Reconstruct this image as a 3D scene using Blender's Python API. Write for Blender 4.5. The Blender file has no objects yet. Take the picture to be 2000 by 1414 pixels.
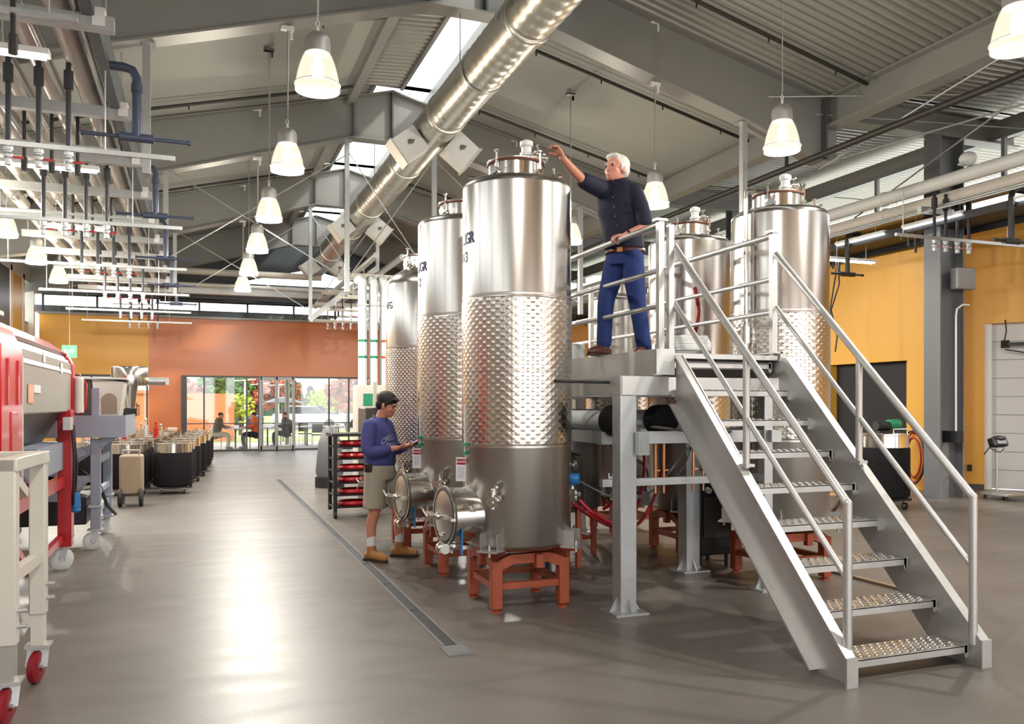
import bpy, bmesh, math, random
from mathutils import Vector, Matrix, Euler
random.seed(7)
PI = math.pi
R = math.radians
sc = bpy.context.scene
C = bpy.context.collection

# ---------------------------------------------------------------- camera, world, exposure
cam_d = bpy.data.cameras.new('camera')
cam = bpy.data.objects.new('camera', cam_d); C.objects.link(cam)
cam.location = (0, 0, 1.6)
cam.rotation_euler = (R(90), 0, R(-20.6))
cam_d.sensor_width = 36
cam_d.lens = 1620 / 2000 * 36
cam_d.shift_y = 83 / 2000
cam_d.clip_end = 600
sc.camera = cam

w = bpy.data.worlds.new('sky'); sc.world = w; w.use_nodes = True
wn = w.node_tree; bgn = wn.nodes['Background']
sky = wn.nodes.new('ShaderNodeTexSky'); sky.sky_type = 'HOSEK_WILKIE'
sky.turbidity = 6; sky.sun_direction = Vector((-.35, -.6, .7)).normalized()
mixn = wn.nodes.new('ShaderNodeMix'); mixn.data_type = 'RGBA'
mixn.inputs[0].default_value = .82
mixn.inputs[7].default_value = (1.0, .99, .98, 1)
wn.links.new(sky.outputs[0], mixn.inputs[6])
wn.links.new(mixn.outputs[2], bgn.inputs[0])
bgn.inputs[1].default_value = 2.2

sun_d = bpy.data.lights.new('sun', 'SUN'); sun_d.energy = 1.7; sun_d.angle = R(4); sun_d.color = (1, .95, .86)
sun = bpy.data.objects.new('sun', sun_d); C.objects.link(sun)
sun.rotation_euler = Vector((-.55, .55, -.63)).to_track_quat('-Z', 'Y').to_euler()

vs = sc.view_settings
vs.view_transform = 'Standard'; vs.look = 'None'; vs.gamma = 1; vs.use_curve_mapping = False
vs.exposure = 1.02
PENDANT_W = 95        # watts of each pendant lamp
try:
    sc.cycles.use_denoising = True
    sc.cycles.max_bounces = 8
    sc.cycles.diffuse_bounces = 5
    sc.cycles.glossy_bounces = 4
    sc.cycles.transparent_max_bounces = 12
    sc.cycles.sample_clamp_indirect = 6
    sc.cycles.caustics_reflective = False
    sc.cycles.caustics_refractive = False
except Exception:
    pass

# ---------------------------------------------------------------- tagging
def thing(name, label, cat, loc=(0, 0, 0), rz=0, group=None):
    o = bpy.data.objects.new(name, None); C.objects.link(o)
    o.empty_display_size = .1
    o.location = loc; o.rotation_euler = (0, 0, rz)
    o['label'] = label; o['category'] = cat
    if group: o['group'] = group
    return o

def tag(o, label, cat, group=None, kind=None):
    o['label'] = label; o['category'] = cat
    if group: o['group'] = group
    if kind: o['kind'] = kind
    return o

def struct(o, label=None):
    o['kind'] = 'structure'
    if label: o['label'] = label
    return o

def dup(root, loc=None, rz=None, label=None, group=None):
    def cp(o, parent):
        c = o.copy(); C.objects.link(c); c.parent = parent
        for ch in kids.get(o.name, ()): cp(ch, c)
        return c
    kids = {}
    for o in list(C.objects):
        if o.parent: kids.setdefault(o.parent.name, []).append(o)
    r = cp(root, None)
    if loc is not None: r.location = loc
    if rz is not None: r.rotation_euler = (0, 0, rz)
    if label: r['label'] = label
    if group: r['group'] = group
    return r

# ---------------------------------------------------------------- mesh builder
def frame_of(d):
    d = Vector(d).normalized()
    up = Vector((0, 0, 1)) if abs(d.z) < .95 else Vector((1, 0, 0))
    a = d.cross(up).normalized(); b = a.cross(d).normalized()
    return a, b

class MB:
    def __init__(s): s.v = []; s.f = []
    def add(s, vs_, fs):
        n = len(s.v); s.v += [Vector(p) for p in vs_]; s.f += [tuple(i + n for i in f) for f in fs]; return s
    def box(s, c, size, rot=None, taper=1.0):
        x, y, z = [q / 2 for q in size]
        P = []
        for k, (sx, sy, sz) in enumerate([(-1,-1,-1),(1,-1,-1),(1,1,-1),(-1,1,-1),(-1,-1,1),(1,-1,1),(1,1,1),(-1,1,1)]):
            t = taper if sz > 0 else 1
            P.append(Vector((sx * x * t, sy * y * t, sz * z)))
        if rot is not None:
            M = Euler(rot).to_matrix() if not isinstance(rot, Matrix) else rot
            P = [M @ p for p in P]
        c = Vector(c)
        return s.add([p + c for p in P], [(0,3,2,1),(4,5,6,7),(0,1,5,4),(1,2,6,5),(2,3,7,6),(3,0,4,7)])
    def bar(s, p0, p1, w, h):
        "rectangular bar from p0 to p1, w across horizontally, h in the other direction"
        p0 = Vector(p0); p1 = Vector(p1); a, b = frame_of(p1 - p0)
        P = []
        for p in (p0, p1):
            for sx, sy in ((-1,-1),(1,-1),(1,1),(-1,1)):
                P.append(p + a * sx * w / 2 + b * sy * h / 2)
        return s.add(P, [(0,3,2,1),(4,5,6,7),(0,1,5,4),(1,2,6,5),(2,3,7,6),(3,0,4,7)])
    def cyl(s, p0, p1, r, r2=None, seg=16, caps=True):
        p0 = Vector(p0); p1 = Vector(p1); r2 = r if r2 is None else r2
        a, b = frame_of(p1 - p0); P = []
        for p, rr in ((p0, r), (p1, r2)):
            for i in range(seg):
                t = 2 * PI * i / seg; P.append(p + (a * math.cos(t) + b * math.sin(t)) * rr)
        F = [(i, (i + 1) % seg, seg + (i + 1) % seg, seg + i) for i in range(seg)]
        if caps: F += [tuple(reversed(range(seg))), tuple(range(seg, 2 * seg))]
        return s.add(P, F)
    def tube(s, pts, r, seg=8, caps=True, closed=False):
        pts = [Vector(p) for p in pts]; n = len(pts)
        rr = r if hasattr(r, '__len__') else [r] * n
        P = []; pa = None
        for i, p in enumerate(pts):
            if closed: d = pts[(i + 1) % n] - pts[i - 1]
            else: d = (pts[min(i + 1, n - 1)] - pts[max(i - 1, 0)])
            if d.length < 1e-9: d = Vector((0, 0, 1))
            d.normalize()
            if pa is None: a, b = frame_of(d)
            else:
                a = (pa - d * pa.dot(d))
                if a.length < 1e-6: a, b = frame_of(d)
                a.normalize(); b = d.cross(a) * -1
            pa = a
            for k in range(seg):
                t = 2 * PI * k / seg; P.append(p + (a * math.cos(t) + b * math.sin(t)) * rr[i])
        F = []
        for i in range(n if closed else n - 1):
            j = (i + 1) % n
            for k in range(seg):
                F.append((i * seg + k, i * seg + (k + 1) % seg, j * seg + (k + 1) % seg, j * seg + k))
        if caps and not closed: F += [tuple(reversed(range(seg))), tuple(range((n - 1) * seg, n * seg))]
        return s.add(P, F)
    def lathe(s, prof, o=(0, 0, 0), seg=48, axis=None):
        "prof: list of (r, z); closed to the axis where r == 0"
        o = Vector(o); M = Matrix.Identity(3)
        if axis is not None: M = Vector(axis).normalized().to_track_quat('Z', 'Y').to_matrix()
        P = []; idx = []
        for r, z in prof:
            if r < 1e-6: idx.append([len(P)]); P.append(o + M @ Vector((0, 0, z)))
            else:
                idx.append(list(range(len(P), len(P) + seg)))
                for i in range(seg):
                    t = 2 * PI * i / seg; P.append(o + M @ Vector((r * math.cos(t), r * math.sin(t), z)))
        F = []
        for A, B in zip(idx[:-1], idx[1:]):
            for i in range(seg):
                j = (i + 1) % seg
                if len(A) == 1 and len(B) == 1: break
                if len(A) == 1: F.append((A[0], B[j], B[i]))
                elif len(B) == 1: F.append((A[i], A[j], B[0]))
                else: F.append((A[i], A[j], B[j], B[i]))
        return s.add(P, F)
    def prism(s, poly, h0, h1, plane='xy'):
        "extrude polygon: plane 'xy' -> z from h0 to h1, 'xz' -> y, 'yz' -> x"
        def q(a, b, h): return {'xy': (a, b, h), 'xz': (a, h, b), 'yz': (h, a, b)}[plane]
        n = len(poly)
        P = [q(a, b, h0) for a, b in poly] + [q(a, b, h1) for a, b in poly]
        F = [(i, (i + 1) % n, n + (i + 1) % n, n + i) for i in range(n)] + [tuple(reversed(range(n))), tuple(range(n, 2 * n))]
        return s.add(P, F)
    def ball(s, c, r, seg=12, rings=8, rot=None):
        rx, ry, rz = (r, r, r) if not hasattr(r, '__len__') else r
        M = Euler(rot).to_matrix() if rot is not None else Matrix.Identity(3)
        P = [Vector((0, 0, -rz))]; 
        for j in range(1, rings):
            t = PI * j / rings - PI / 2
            for i in range(seg):
                a = 2 * PI * i / seg
                P.append(Vector((rx * math.cos(t) * math.cos(a), ry * math.cos(t) * math.sin(a), rz * math.sin(t))))
        P.append(Vector((0, 0, rz)))
        F = [(0, 1 + (i + 1) % seg, 1 + i) for i in range(seg)]
        for j in range(rings - 2):
            o = 1 + j * seg
            F += [(o + i, o + (i + 1) % seg, o + seg + (i + 1) % seg, o + seg + i) for i in range(seg)]
        o = 1 + (rings - 2) * seg
        F += [(o + i, o + (i + 1) % seg, len(P) - 1) for i in range(seg)]
        c = Vector(c)
        return s.add([M @ p + c for p in P], F)
    def limb(s, pts, rad, seg=14, sub=4, flat=None):
        "smooth tapered limb with rounded ends"
        pts = [Vector(p) for p in pts]; n = len(pts)
        Q = []; RR = []
        for i in range(n - 1):
            p0 = pts[max(i - 1, 0)]; p1 = pts[i]; p2 = pts[i + 1]; p3 = pts[min(i + 2, n - 1)]
            for k in range(sub):
                t = k / sub
                Q.append(.5 * ((2 * p1) + (p2 - p0) * t + (2 * p0 - 5 * p1 + 4 * p2 - p3) * t * t + (3 * p1 - p0 - 3 * p2 + p3) * t ** 3))
                RR.append(rad[i] * (1 - t) + rad[i + 1] * t)
        Q.append(pts[-1]); RR.append(rad[-1])
        d0 = (Q[0] - Q[1]).normalized(); d1 = (Q[-1] - Q[-2]).normalized()
        A = [(Q[0] + d0 * RR[0] * k, RR[0] * math.sqrt(max(0.02, 1 - k * k))) for k in (.98, .75, .4)]
        B = [(Q[-1] + d1 * RR[-1] * k, RR[-1] * math.sqrt(max(0.02, 1 - k * k))) for k in (.4, .75, .98)]
        P = [a[0] for a in A] + Q + [b[0] for b in B]; r_ = [a[1] for a in A] + RR + [b[1] for b in B]
        return s.tube(P, r_, seg)
    def loft(s, rings, seg=24):
        "rings: (centre, rx, ry, rot z) horizontal-ish ellipses stacked"
        P = []
        for c, rx, ry, a in rings:
            c = Vector(c)
            for i in range(seg):
                t = 2 * PI * i / seg; x = rx * math.cos(t); y = ry * math.sin(t)
                P.append(c + Vector((x * math.cos(a) - y * math.sin(a), x * math.sin(a) + y * math.cos(a), 0)))
        F = []
        for j in range(len(rings) - 1):
            F += [(j * seg + i, j * seg + (i + 1) % seg, (j + 1) * seg + (i + 1) % seg, (j + 1) * seg + i) for i in range(seg)]
        F += [tuple(reversed(range(seg))), tuple(range((len(rings) - 1) * seg, len(rings) * seg))]
        return s.add(P, F)
    def each(s, name, mat=None, parent=None, **k):
        "one object per connected piece"
        n = len(s.v); p = list(range(n))
        def find(a):
            while p[a] != a: p[a] = p[p[a]]; a = p[a]
            return a
        for f in s.f:
            for q in f[1:]: p[find(q)] = find(f[0])
        grp = {}
        for f in s.f: grp.setdefault(find(f[0]), []).append(f)
        out = []
        for fs in grp.values():
            ids = sorted({q for f in fs for q in f}); mp = {q: i for i, q in enumerate(ids)}
            m = MB(); m.add([s.v[q] for q in ids], [tuple(mp[q] for q in f) for f in fs]); out.append(m.build(name, mat, parent, **k))
        return out
    def build(s, name, mat=None, parent=None, smooth=35, bevel=0, remesh=0, sm=4):
        me = bpy.data.meshes.new(name); me.from_pydata([tuple(p) for p in s.v], [], s.f); me.update()
        bm = bmesh.new(); bm.from_mesh(me); bmesh.ops.recalc_face_normals(bm, faces=bm.faces); bm.to_mesh(me); bm.free()
        if smooth:
            for p in me.polygons: p.use_smooth = True
            try: me.set_sharp_from_angle(angle=R(smooth))
            except Exception: pass
        if mat: me.materials.append(mat)
        o = bpy.data.objects.new(name, me); C.objects.link(o)
        if parent: o.parent = parent
        if bevel:
            b = o.modifiers.new('bevel', 'BEVEL'); b.width = bevel; b.segments = 2; b.limit_method = 'ANGLE'; b.angle_limit = R(40)
        if remesh:
            m = o.modifiers.new('remesh', 'REMESH'); m.mode = 'VOXEL'; m.voxel_size = remesh; m.use_smooth_shade = True
            if sm:
                q = o.modifiers.new('smooth', 'SMOOTH'); q.iterations = sm; q.factor = .5
        return o

# ---------------------------------------------------------------- materials
def srgb(r, g, b):
    f = lambda c: (c / 255 / 12.92) if c / 255 <= .04045 else ((c / 255 + .055) / 1.055) ** 2.4
    return (f(r), f(g), f(b), 1)

def mat(name, col, rough=.5, metal=0, noise=0, nscale=8, stretch=(1, 1, 1), bump=0, bscale=40, rvar=0, spec=None, emit=None, estr=0, coat=0):
    m = bpy.data.materials.new(name); m.use_nodes = True; nt = m.node_tree
    b = nt.nodes['Principled BSDF']
    b.inputs['Base Color'].default_value = col; b.inputs['Roughness'].default_value = rough; b.inputs['Metallic'].default_value = metal
    if spec is not None: b.inputs['Specular IOR Level'].default_value = spec
    if coat: b.inputs['Coat Weight'].default_value = coat; b.inputs['Coat Roughness'].default_value = .08
    if emit: b.inputs['Emission Color'].default_value = emit; b.inputs['Emission Strength'].default_value = estr
    if noise or bump or rvar:
        tc = nt.nodes.new('ShaderNodeTexCoord'); mp = nt.nodes.new('ShaderNodeMapping')
        mp.inputs['Scale'].default_value = stretch
        nt.links.new(tc.outputs['Object'], mp.inputs[0])
        n = nt.nodes.new('ShaderNodeTexNoise'); n.inputs['Scale'].default_value = nscale; n.inputs['Detail'].default_value = 5
        nt.links.new(mp.outputs[0], n.inputs['Vector'])
        if noise:
            mr = nt.nodes.new('ShaderNodeMapRange'); mr.inputs[3].default_value = 1 - noise; mr.inputs[4].default_value = 1 + noise
            nt.links.new(n.outputs[0], mr.inputs[0])
            mx = nt.nodes.new('ShaderNodeMix'); mx.data_type = 'RGBA'; mx.blend_type = 'MULTIPLY'; mx.inputs[0].default_value = 1
            mx.inputs[6].default_value = col
            nt.links.new(mr.outputs[0], mx.inputs[7]); nt.links.new(mx.outputs[2], b.inputs['Base Color'])
        if rvar:
            mr2 = nt.nodes.new('ShaderNodeMapRange'); mr2.inputs[3].default_value = max(0, rough - rvar); mr2.inputs[4].default_value = rough + rvar
            nt.links.new(n.outputs[0], mr2.inputs[0]); nt.links.new(mr2.outputs[0], b.inputs['Roughness'])
        if bump:
            n2 = nt.nodes.new('ShaderNodeTexNoise'); n2.inputs['Scale'].default_value = bscale; n2.inputs['Detail'].default_value = 3
            nt.links.new(mp.outputs[0], n2.inputs['Vector'])
            bp = nt.nodes.new('ShaderNodeBump'); bp.inputs['Strength'].default_value = bump; bp.inputs['Distance'].default_value = .01
            nt.links.new(n2.outputs[0], bp.inputs['Height']); nt.links.new(bp.outputs[0], b.inputs['Normal'])
    return m

M = {}
M['steel'] = mat('stainless_steel', (.50, .47, .44, 1), .3, 1, noise=.06, nscale=3, stretch=(1, 1, .25), rvar=.07, bump=.012, bscale=9)
M['steel_up'] = mat('polished_steel', (.52, .495, .465, 1), .2, 1, noise=.05, nscale=3, stretch=(1, 1, .2), rvar=.05, bump=.02, bscale=5)
M['bright'] = mat('bright_steel', (.72, .70, .66, 1), .16, 1)
M['alu'] = mat('brushed_aluminium', (.56, .555, .545, 1), .45, .85, noise=.08, nscale=14, rvar=.08)
M['galv'] = mat('galvanised_steel', (.50, .52, .53, 1), .45, .75, noise=.12, nscale=20, rvar=.1)
M['duct'] = mat('duct_steel', (.60, .585, .53, 1), .3, .95, noise=.12, nscale=3, rvar=.08)
M['beam'] = mat('beam_paint', (.27, .268, .255, 1), .42, .1, noise=.05, nscale=2)
M['beam_dark'] = mat('dark_beam_paint', (.10, .115, .13, 1), .45, .1, noise=.06, nscale=2)
M['deck'] = mat('acoustic_deck', (.34, .345, .32, 1), .6, 0, noise=.06, nscale=1.2, stretch=(1, 5, 1), bump=.05, bscale=60)
M['corr'] = mat('corrugated_deck', (.36, .355, .32, 1), .42, .35, noise=.05, nscale=1)
M['yellow'] = mat('yellow_wall', srgb(224, 166, 66), .42, 0, noise=.05, nscale=.6, bump=.02)
M['orange'] = mat('orange_wall', srgb(200, 112, 58), .32, 0, noise=.08, nscale=.5, bump=.02)
M['white'] = mat('white_plastic', (.78, .79, .78, 1), .4, 0, noise=.03)
M['white_pipe'] = mat('white_pvc', (.74, .78, .78, 1), .35, 0, noise=.03, nscale=3)
M['cream'] = mat('cream_enamel', (.62, .58, .52, 1), .4, 0, noise=.04)
M['black'] = mat('black_plastic', (.012, .012, .014, 1), .5, 0, noise=.2, nscale=6)
M['insul'] = mat('black_insulation', (.006, .0045, .006, 1), .75, 0, spec=.2, noise=.2, nscale=9, bump=.2, bscale=30)
M['rubber'] = mat('black_rubber', (.02, .02, .02, 1), .7)
M['blackpipe'] = mat('black_iron_pipe', (.03, .027, .025, 1), .5, .3)
M['redoxide'] = mat('red_oxide_paint', srgb(158, 74, 46), .5, 0, noise=.12, nscale=9, bump=.05)
M['red'] = mat('red_enamel', srgb(172, 8, 22), .3, 0, noise=.05, nscale=3, coat=.3)
M['redhose'] = mat('red_hose', srgb(150, 12, 30), .4)
M['blue'] = mat('blue_plastic', srgb(40, 120, 190), .4, 0, noise=.05)
M['pipewarm'] = mat('warm_white_pipe', (.74, .70, .65, 1), .3, .0, noise=.04)
M['gasket'] = mat('brown_gasket', srgb(104, 62, 52), .6)
M['darkdrop'] = mat('dark_drop_pipe', (.035, .036, .045, 1), .45, .3)
M['bluepipe'] = mat('slate_blue_pipe', srgb(62, 71, 92), .4, .1, noise=.05)
M['copper'] = mat('copper_pipe', (.55, .27, .13, 1), .3, .9, noise=.1)
M['curtain'] = mat('black_curtain', (.004, .004, .006, 1), .6, 0, bump=.1, bscale=8)
M['colpaint'] = mat('slate_column_paint', (.15, .155, .165, 1), .4, .1, noise=.04, nscale=2)
M['doorwhite'] = mat('white_roll_door', (.62, .61, .60, 1), .5, 0, noise=.04, nscale=1)
M['muted'] = mat('muted_tan_wall', (.34, .27, .21, 1), .6, 0, noise=.05, nscale=.6)
M['glue'] = mat('green_plastic', srgb(20, 130, 90), .4)
M['ylw_hose'] = mat('yellow_hose', srgb(196, 120, 10), .4)
M['tan'] = mat('tan_plastic', srgb(150, 130, 108), .5, 0, noise=.05)
M['fluor'] = mat('fluorescent_tube', (1, 1, 1, 1), .5, 0, emit=(1, .93, .8, 1), estr=9)
M['fluor_cool'] = mat('cool_fluorescent_tube', (1, 1, 1, 1), .5, 0, emit=(.9, .96, 1, 1), estr=9)
M['exit'] = mat('exit_sign_face', srgb(80, 190, 110), .5, 0, emit=srgb(90, 210, 120), estr=.9)
M['mullion'] = mat('dark_bronze_frame', (.045, .045, .048, 1), .4, .4)
M['mull_lt'] = mat('grey_frame', (.25, .25, .25, 1), .4, .4)
M['skin'] = mat('skin', srgb(205, 140, 115), .5, 0, noise=.07, nscale=20)
M['skin_old'] = mat('weathered_skin', srgb(206, 140, 118), .5, 0, noise=.09, nscale=24)
M['hair_dark'] = mat('dark_brown_hair', srgb(24, 13, 11), .6, 0, noise=.2, nscale=60, bump=.5, bscale=120)
M['hair_white'] = mat('white_hair', srgb(226, 222, 216), .6, 0, noise=.08, nscale=60, bump=.5, bscale=90)
M['sweater'] = mat('blue_sweatshirt', srgb(70, 72, 132), .85, 0, noise=.12, nscale=12, bump=.2, bscale=90)
M['khaki'] = mat('khaki_cotton', srgb(168, 158, 142), .85, 0, noise=.08, nscale=10, bump=.25, bscale=22)
M['navy'] = mat('navy_cotton', srgb(12, 16, 44), .8, 0, noise=.15, nscale=12, bump=.2, bscale=30)
M['denim'] = mat('blue_denim', srgb(27, 48, 104), .85, 0, noise=.2, nscale=14, bump=.2, bscale=30)
M['leather'] = mat('tan_leather', srgb(170, 118, 66), .6, 0, noise=.12, nscale=20)
M['brown_leather'] = mat('brown_leather', srgb(84, 40, 34), .4, 0, noise=.12, nscale=20)
M['sole'] = mat('shoe_sole', srgb(52, 38, 30), .7)
M['sock'] = mat('white_sock', (.75, .75, .76, 1), .9)
M['eye'] = mat('eye_dark', srgb(40, 26, 22), .3)
M['lip'] = mat('lips', srgb(176, 98, 88), .5)
M['txtblue'] = mat('blue_lettering', srgb(44, 52, 92), .6)
M['txtdark'] = mat('dark_lettering', srgb(40, 36, 34), .6)
M['txtgrey'] = mat('pale_blue_print', srgb(150, 156, 190), .8)
M['signred'] = mat('red_sign_ink', srgb(150, 28, 44), .5)
M['paper'] = mat('white_sign', (.70, .69, .68, 1), .6)
M['bluetable'] = mat('blue_grey_steel_frame', srgb(150, 158, 172), .42, .3, noise=.06, nscale=8)
M['castwhite'] = mat('white_nylon_wheel', (.68, .69, .68, 1), .4, 0)
M['redwheel'] = mat('red_urethane_wheel', srgb(130, 18, 32), .4)
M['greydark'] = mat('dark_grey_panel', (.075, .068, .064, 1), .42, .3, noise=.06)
M['greypanel'] = mat('stainless_panel', (.42, .405, .37, 1), .42, .75, noise=.05, nscale=3)
M['grass'] = mat('grass_ground', srgb(140, 160, 96), .9, 0, noise=.25, nscale=.6)
M['paving'] = mat('pale_paving', (.42, .41, .38, 1), .8, 0, noise=.1, nscale=1)
M['asphalt'] = mat('asphalt', (.22, .22, .22, 1), .8, 0, noise=.1, nscale=2)
M['ext_orange'] = mat('outdoor_orange_cladding', srgb(214, 128, 84), .7, 0, noise=.05, nscale=.4)
M['leaf_g'] = mat('green_leaves', srgb(70, 104, 44), .7, 0, noise=.4, nscale=3)
M['leaf_r'] = mat('russet_leaves', srgb(156, 84, 58), .7, 0, noise=.35, nscale=3)
M['leaf_y'] = mat('yellow_green_leaves', srgb(158, 176, 60), .7, 0, noise=.3, nscale=3)
M['leaf_d'] = mat('dark_fir_needles', srgb(34, 66, 48), .8, 0, noise=.3, nscale=3)
M['bark'] = mat('bark', srgb(92, 78, 66), .9)
M['olive'] = mat('olive_cloth', srgb(66, 64, 50), .9)
M['orangecloth'] = mat('orange_cloth', srgb(196, 92, 48), .9)
M['darkcloth'] = mat('dark_cloth', srgb(30, 32, 40), .9)
M['stonecloth'] = mat('stone_cloth', srgb(190, 178, 156), .9)
M['tabletop'] = mat('pale_tabletop', (.62, .60, .56, 1), .4)
M['carwhite'] = mat('white_car_paint', (.7, .7, .7, 1), .25, 0, coat=.5)
M['carblue'] = mat('dark_blue_car_paint', srgb(36, 44, 76), .25, 0, coat=.5)
M['carglass'] = mat('car_glass', (.03, .04, .05, 1), .1)
M['screen'] = mat('grey_screen', (.3, .33, .36, 1), .2)
M['pale_orange'] = mat('faded_orange_sticker', srgb(214, 160, 128), .6)
M['device'] = mat('pale_device', (.62, .64, .66, 1), .3)
M['cable_lt'] = mat('pale_cable', (.6, .6, .58, 1), .5)
M['chain'] = mat('cable_grey', (.16, .16, .165, 1), .5, .3)

# shop floor: sealed concrete with soft mottling and long shallow ripples
def floor_mat():
    m = bpy.data.materials.new('sealed_concrete_floor'); m.use_nodes = True; nt = m.node_tree; L = nt.links.new
    b = nt.nodes['Principled BSDF']; tc = nt.nodes.new('ShaderNodeTexCoord')
    n1 = nt.nodes.new('ShaderNodeTexNoise'); n1.inputs['Scale'].default_value = .55; n1.inputs['Detail'].default_value = 6; n1.inputs['Roughness'].default_value = .62
    n2 = nt.nodes.new('ShaderNodeTexNoise'); n2.inputs['Scale'].default_value = 55; n2.inputs['Detail'].default_value = 2
    L(tc.outputs['Object'], n1.inputs[0]); L(tc.outputs['Object'], n2.inputs[0])
    r = nt.nodes.new('ShaderNodeValToRGB'); r.color_ramp.elements[0].position = .3; r.color_ramp.elements[1].position = .72
    r.color_ramp.elements[0].color = (.122, .107, .094, 1); r.color_ramp.elements[1].color = (.18, .16, .141, 1)
    L(n1.outputs[0], r.inputs[0])
    mx = nt.nodes.new('ShaderNodeMix'); mx.data_type = 'RGBA'; mx.blend_type = 'MULTIPLY'; mx.inputs[0].default_value = .5
    mr = nt.nodes.new('ShaderNodeMapRange'); mr.inputs[1].default_value = .3; mr.inputs[2].default_value = .7; mr.inputs[3].default_value = .8; mr.inputs[4].default_value = 1.15
    L(n2.outputs[0], mr.inputs[0]); L(r.outputs[0], mx.inputs[6]); L(mr.outputs[0], mx.inputs[7]); L(mx.outputs[2], b.inputs['Base Color'])
    mp = nt.nodes.new('ShaderNodeMapping'); mp.inputs['Scale'].default_value = (.5, 3, 1); L(tc.outputs['Object'], mp.inputs[0])
    n3 = nt.nodes.new('ShaderNodeTexNoise'); n3.inputs['Scale'].default_value = 1.6; n3.inputs['Detail'].default_value = 4; L(mp.outputs[0], n3.inputs[0])
    mr2 = nt.nodes.new('ShaderNodeMapRange'); mr2.inputs[1].default_value = .32; mr2.inputs[2].default_value = .68; mr2.inputs[3].default_value = .35; mr2.inputs[4].default_value = .43
    L(n3.outputs[0], mr2.inputs[0]); L(mr2.outputs[0], b.inputs['Roughness'])
    b.inputs['Specular IOR Level'].default_value = .38
    return m
M['floor'] = floor_mat()

def jacket_mat(rad, pu, pv, name, depth=.004):
    "staggered dimples wrapped round the tank"
    m = bpy.data.materials.new(name); m.use_nodes = True; nt = m.node_tree; L = nt.links.new
    b = nt.nodes['Principled BSDF']; b.inputs['Metallic'].default_value = 1; b.inputs['Roughness'].default_value = .24
    b.inputs['Base Color'].default_value = (.58, .55, .51, 1)
    tc = nt.nodes.new('ShaderNodeTexCoord'); sp = nt.nodes.new('ShaderNodeSeparateXYZ'); L(tc.outputs['Object'], sp.inputs[0])
    def mth(op, a, bb=None):
        n = nt.nodes.new('ShaderNodeMath'); n.operation = op
        for i, q in enumerate((a, bb)):
            if q is None: continue
            if isinstance(q, (int, float)): n.inputs[i].default_value = q
            else: L(q, n.inputs[i])
        return n.outputs[0]
    th = mth('ARCTAN2', sp.outputs[1], sp.outputs[0])
    n_around = round(2 * PI * rad / pu)
    cu = mth('COSINE', mth('MULTIPLY', th, n_around)); cv = mth('COSINE', mth('MULTIPLY', sp.outputs[2], 2 * PI / pv))
    h = mth('MULTIPLY', cu, cv)
    h = mth('MAXIMUM', h, -.15)
    bp = nt.nodes.new('ShaderNodeBump'); bp.inputs['Strength'].default_value = 1; bp.inputs['Distance'].default_value = depth
    L(h, bp.inputs['Height']); L(bp.outputs[0], b.inputs['Normal'])
    return m
M['jacket'] = jacket_mat(.447, .078, .06, 'dimpled_jacket', .0017)
M['jacket_fine'] = jacket_mat(.44, .05, .05, 'fine_dimpled_jacket', .003)

def glass_mat(name, tint=(.96, .98, .98, 1), refl=.09):
    m = bpy.data.materials.new(name); m.use_nodes = True; nt = m.node_tree; L = nt.links.new
    nt.nodes.remove(nt.nodes['Principled BSDF']); out = nt.nodes['Material Output']
    t = nt.nodes.new('ShaderNodeBsdfTransparent'); t.inputs[0].default_value = tint
    g = nt.nodes.new('ShaderNodeBsdfGlossy'); g.inputs['Roughness'].default_value = .03
    mx = nt.nodes.new('ShaderNodeMixShader'); mx.inputs[0].default_value = refl
    L(t.outputs[0], mx.inputs[1]); L(g.outputs[0], mx.inputs[2]); L(mx.outputs[0], out.inputs[0])
    return m
M['glass'] = glass_mat('clear_glass')
M['glass_blue'] = glass_mat('bluish_glass', (.55, .68, .8, 1), .15)

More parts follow.
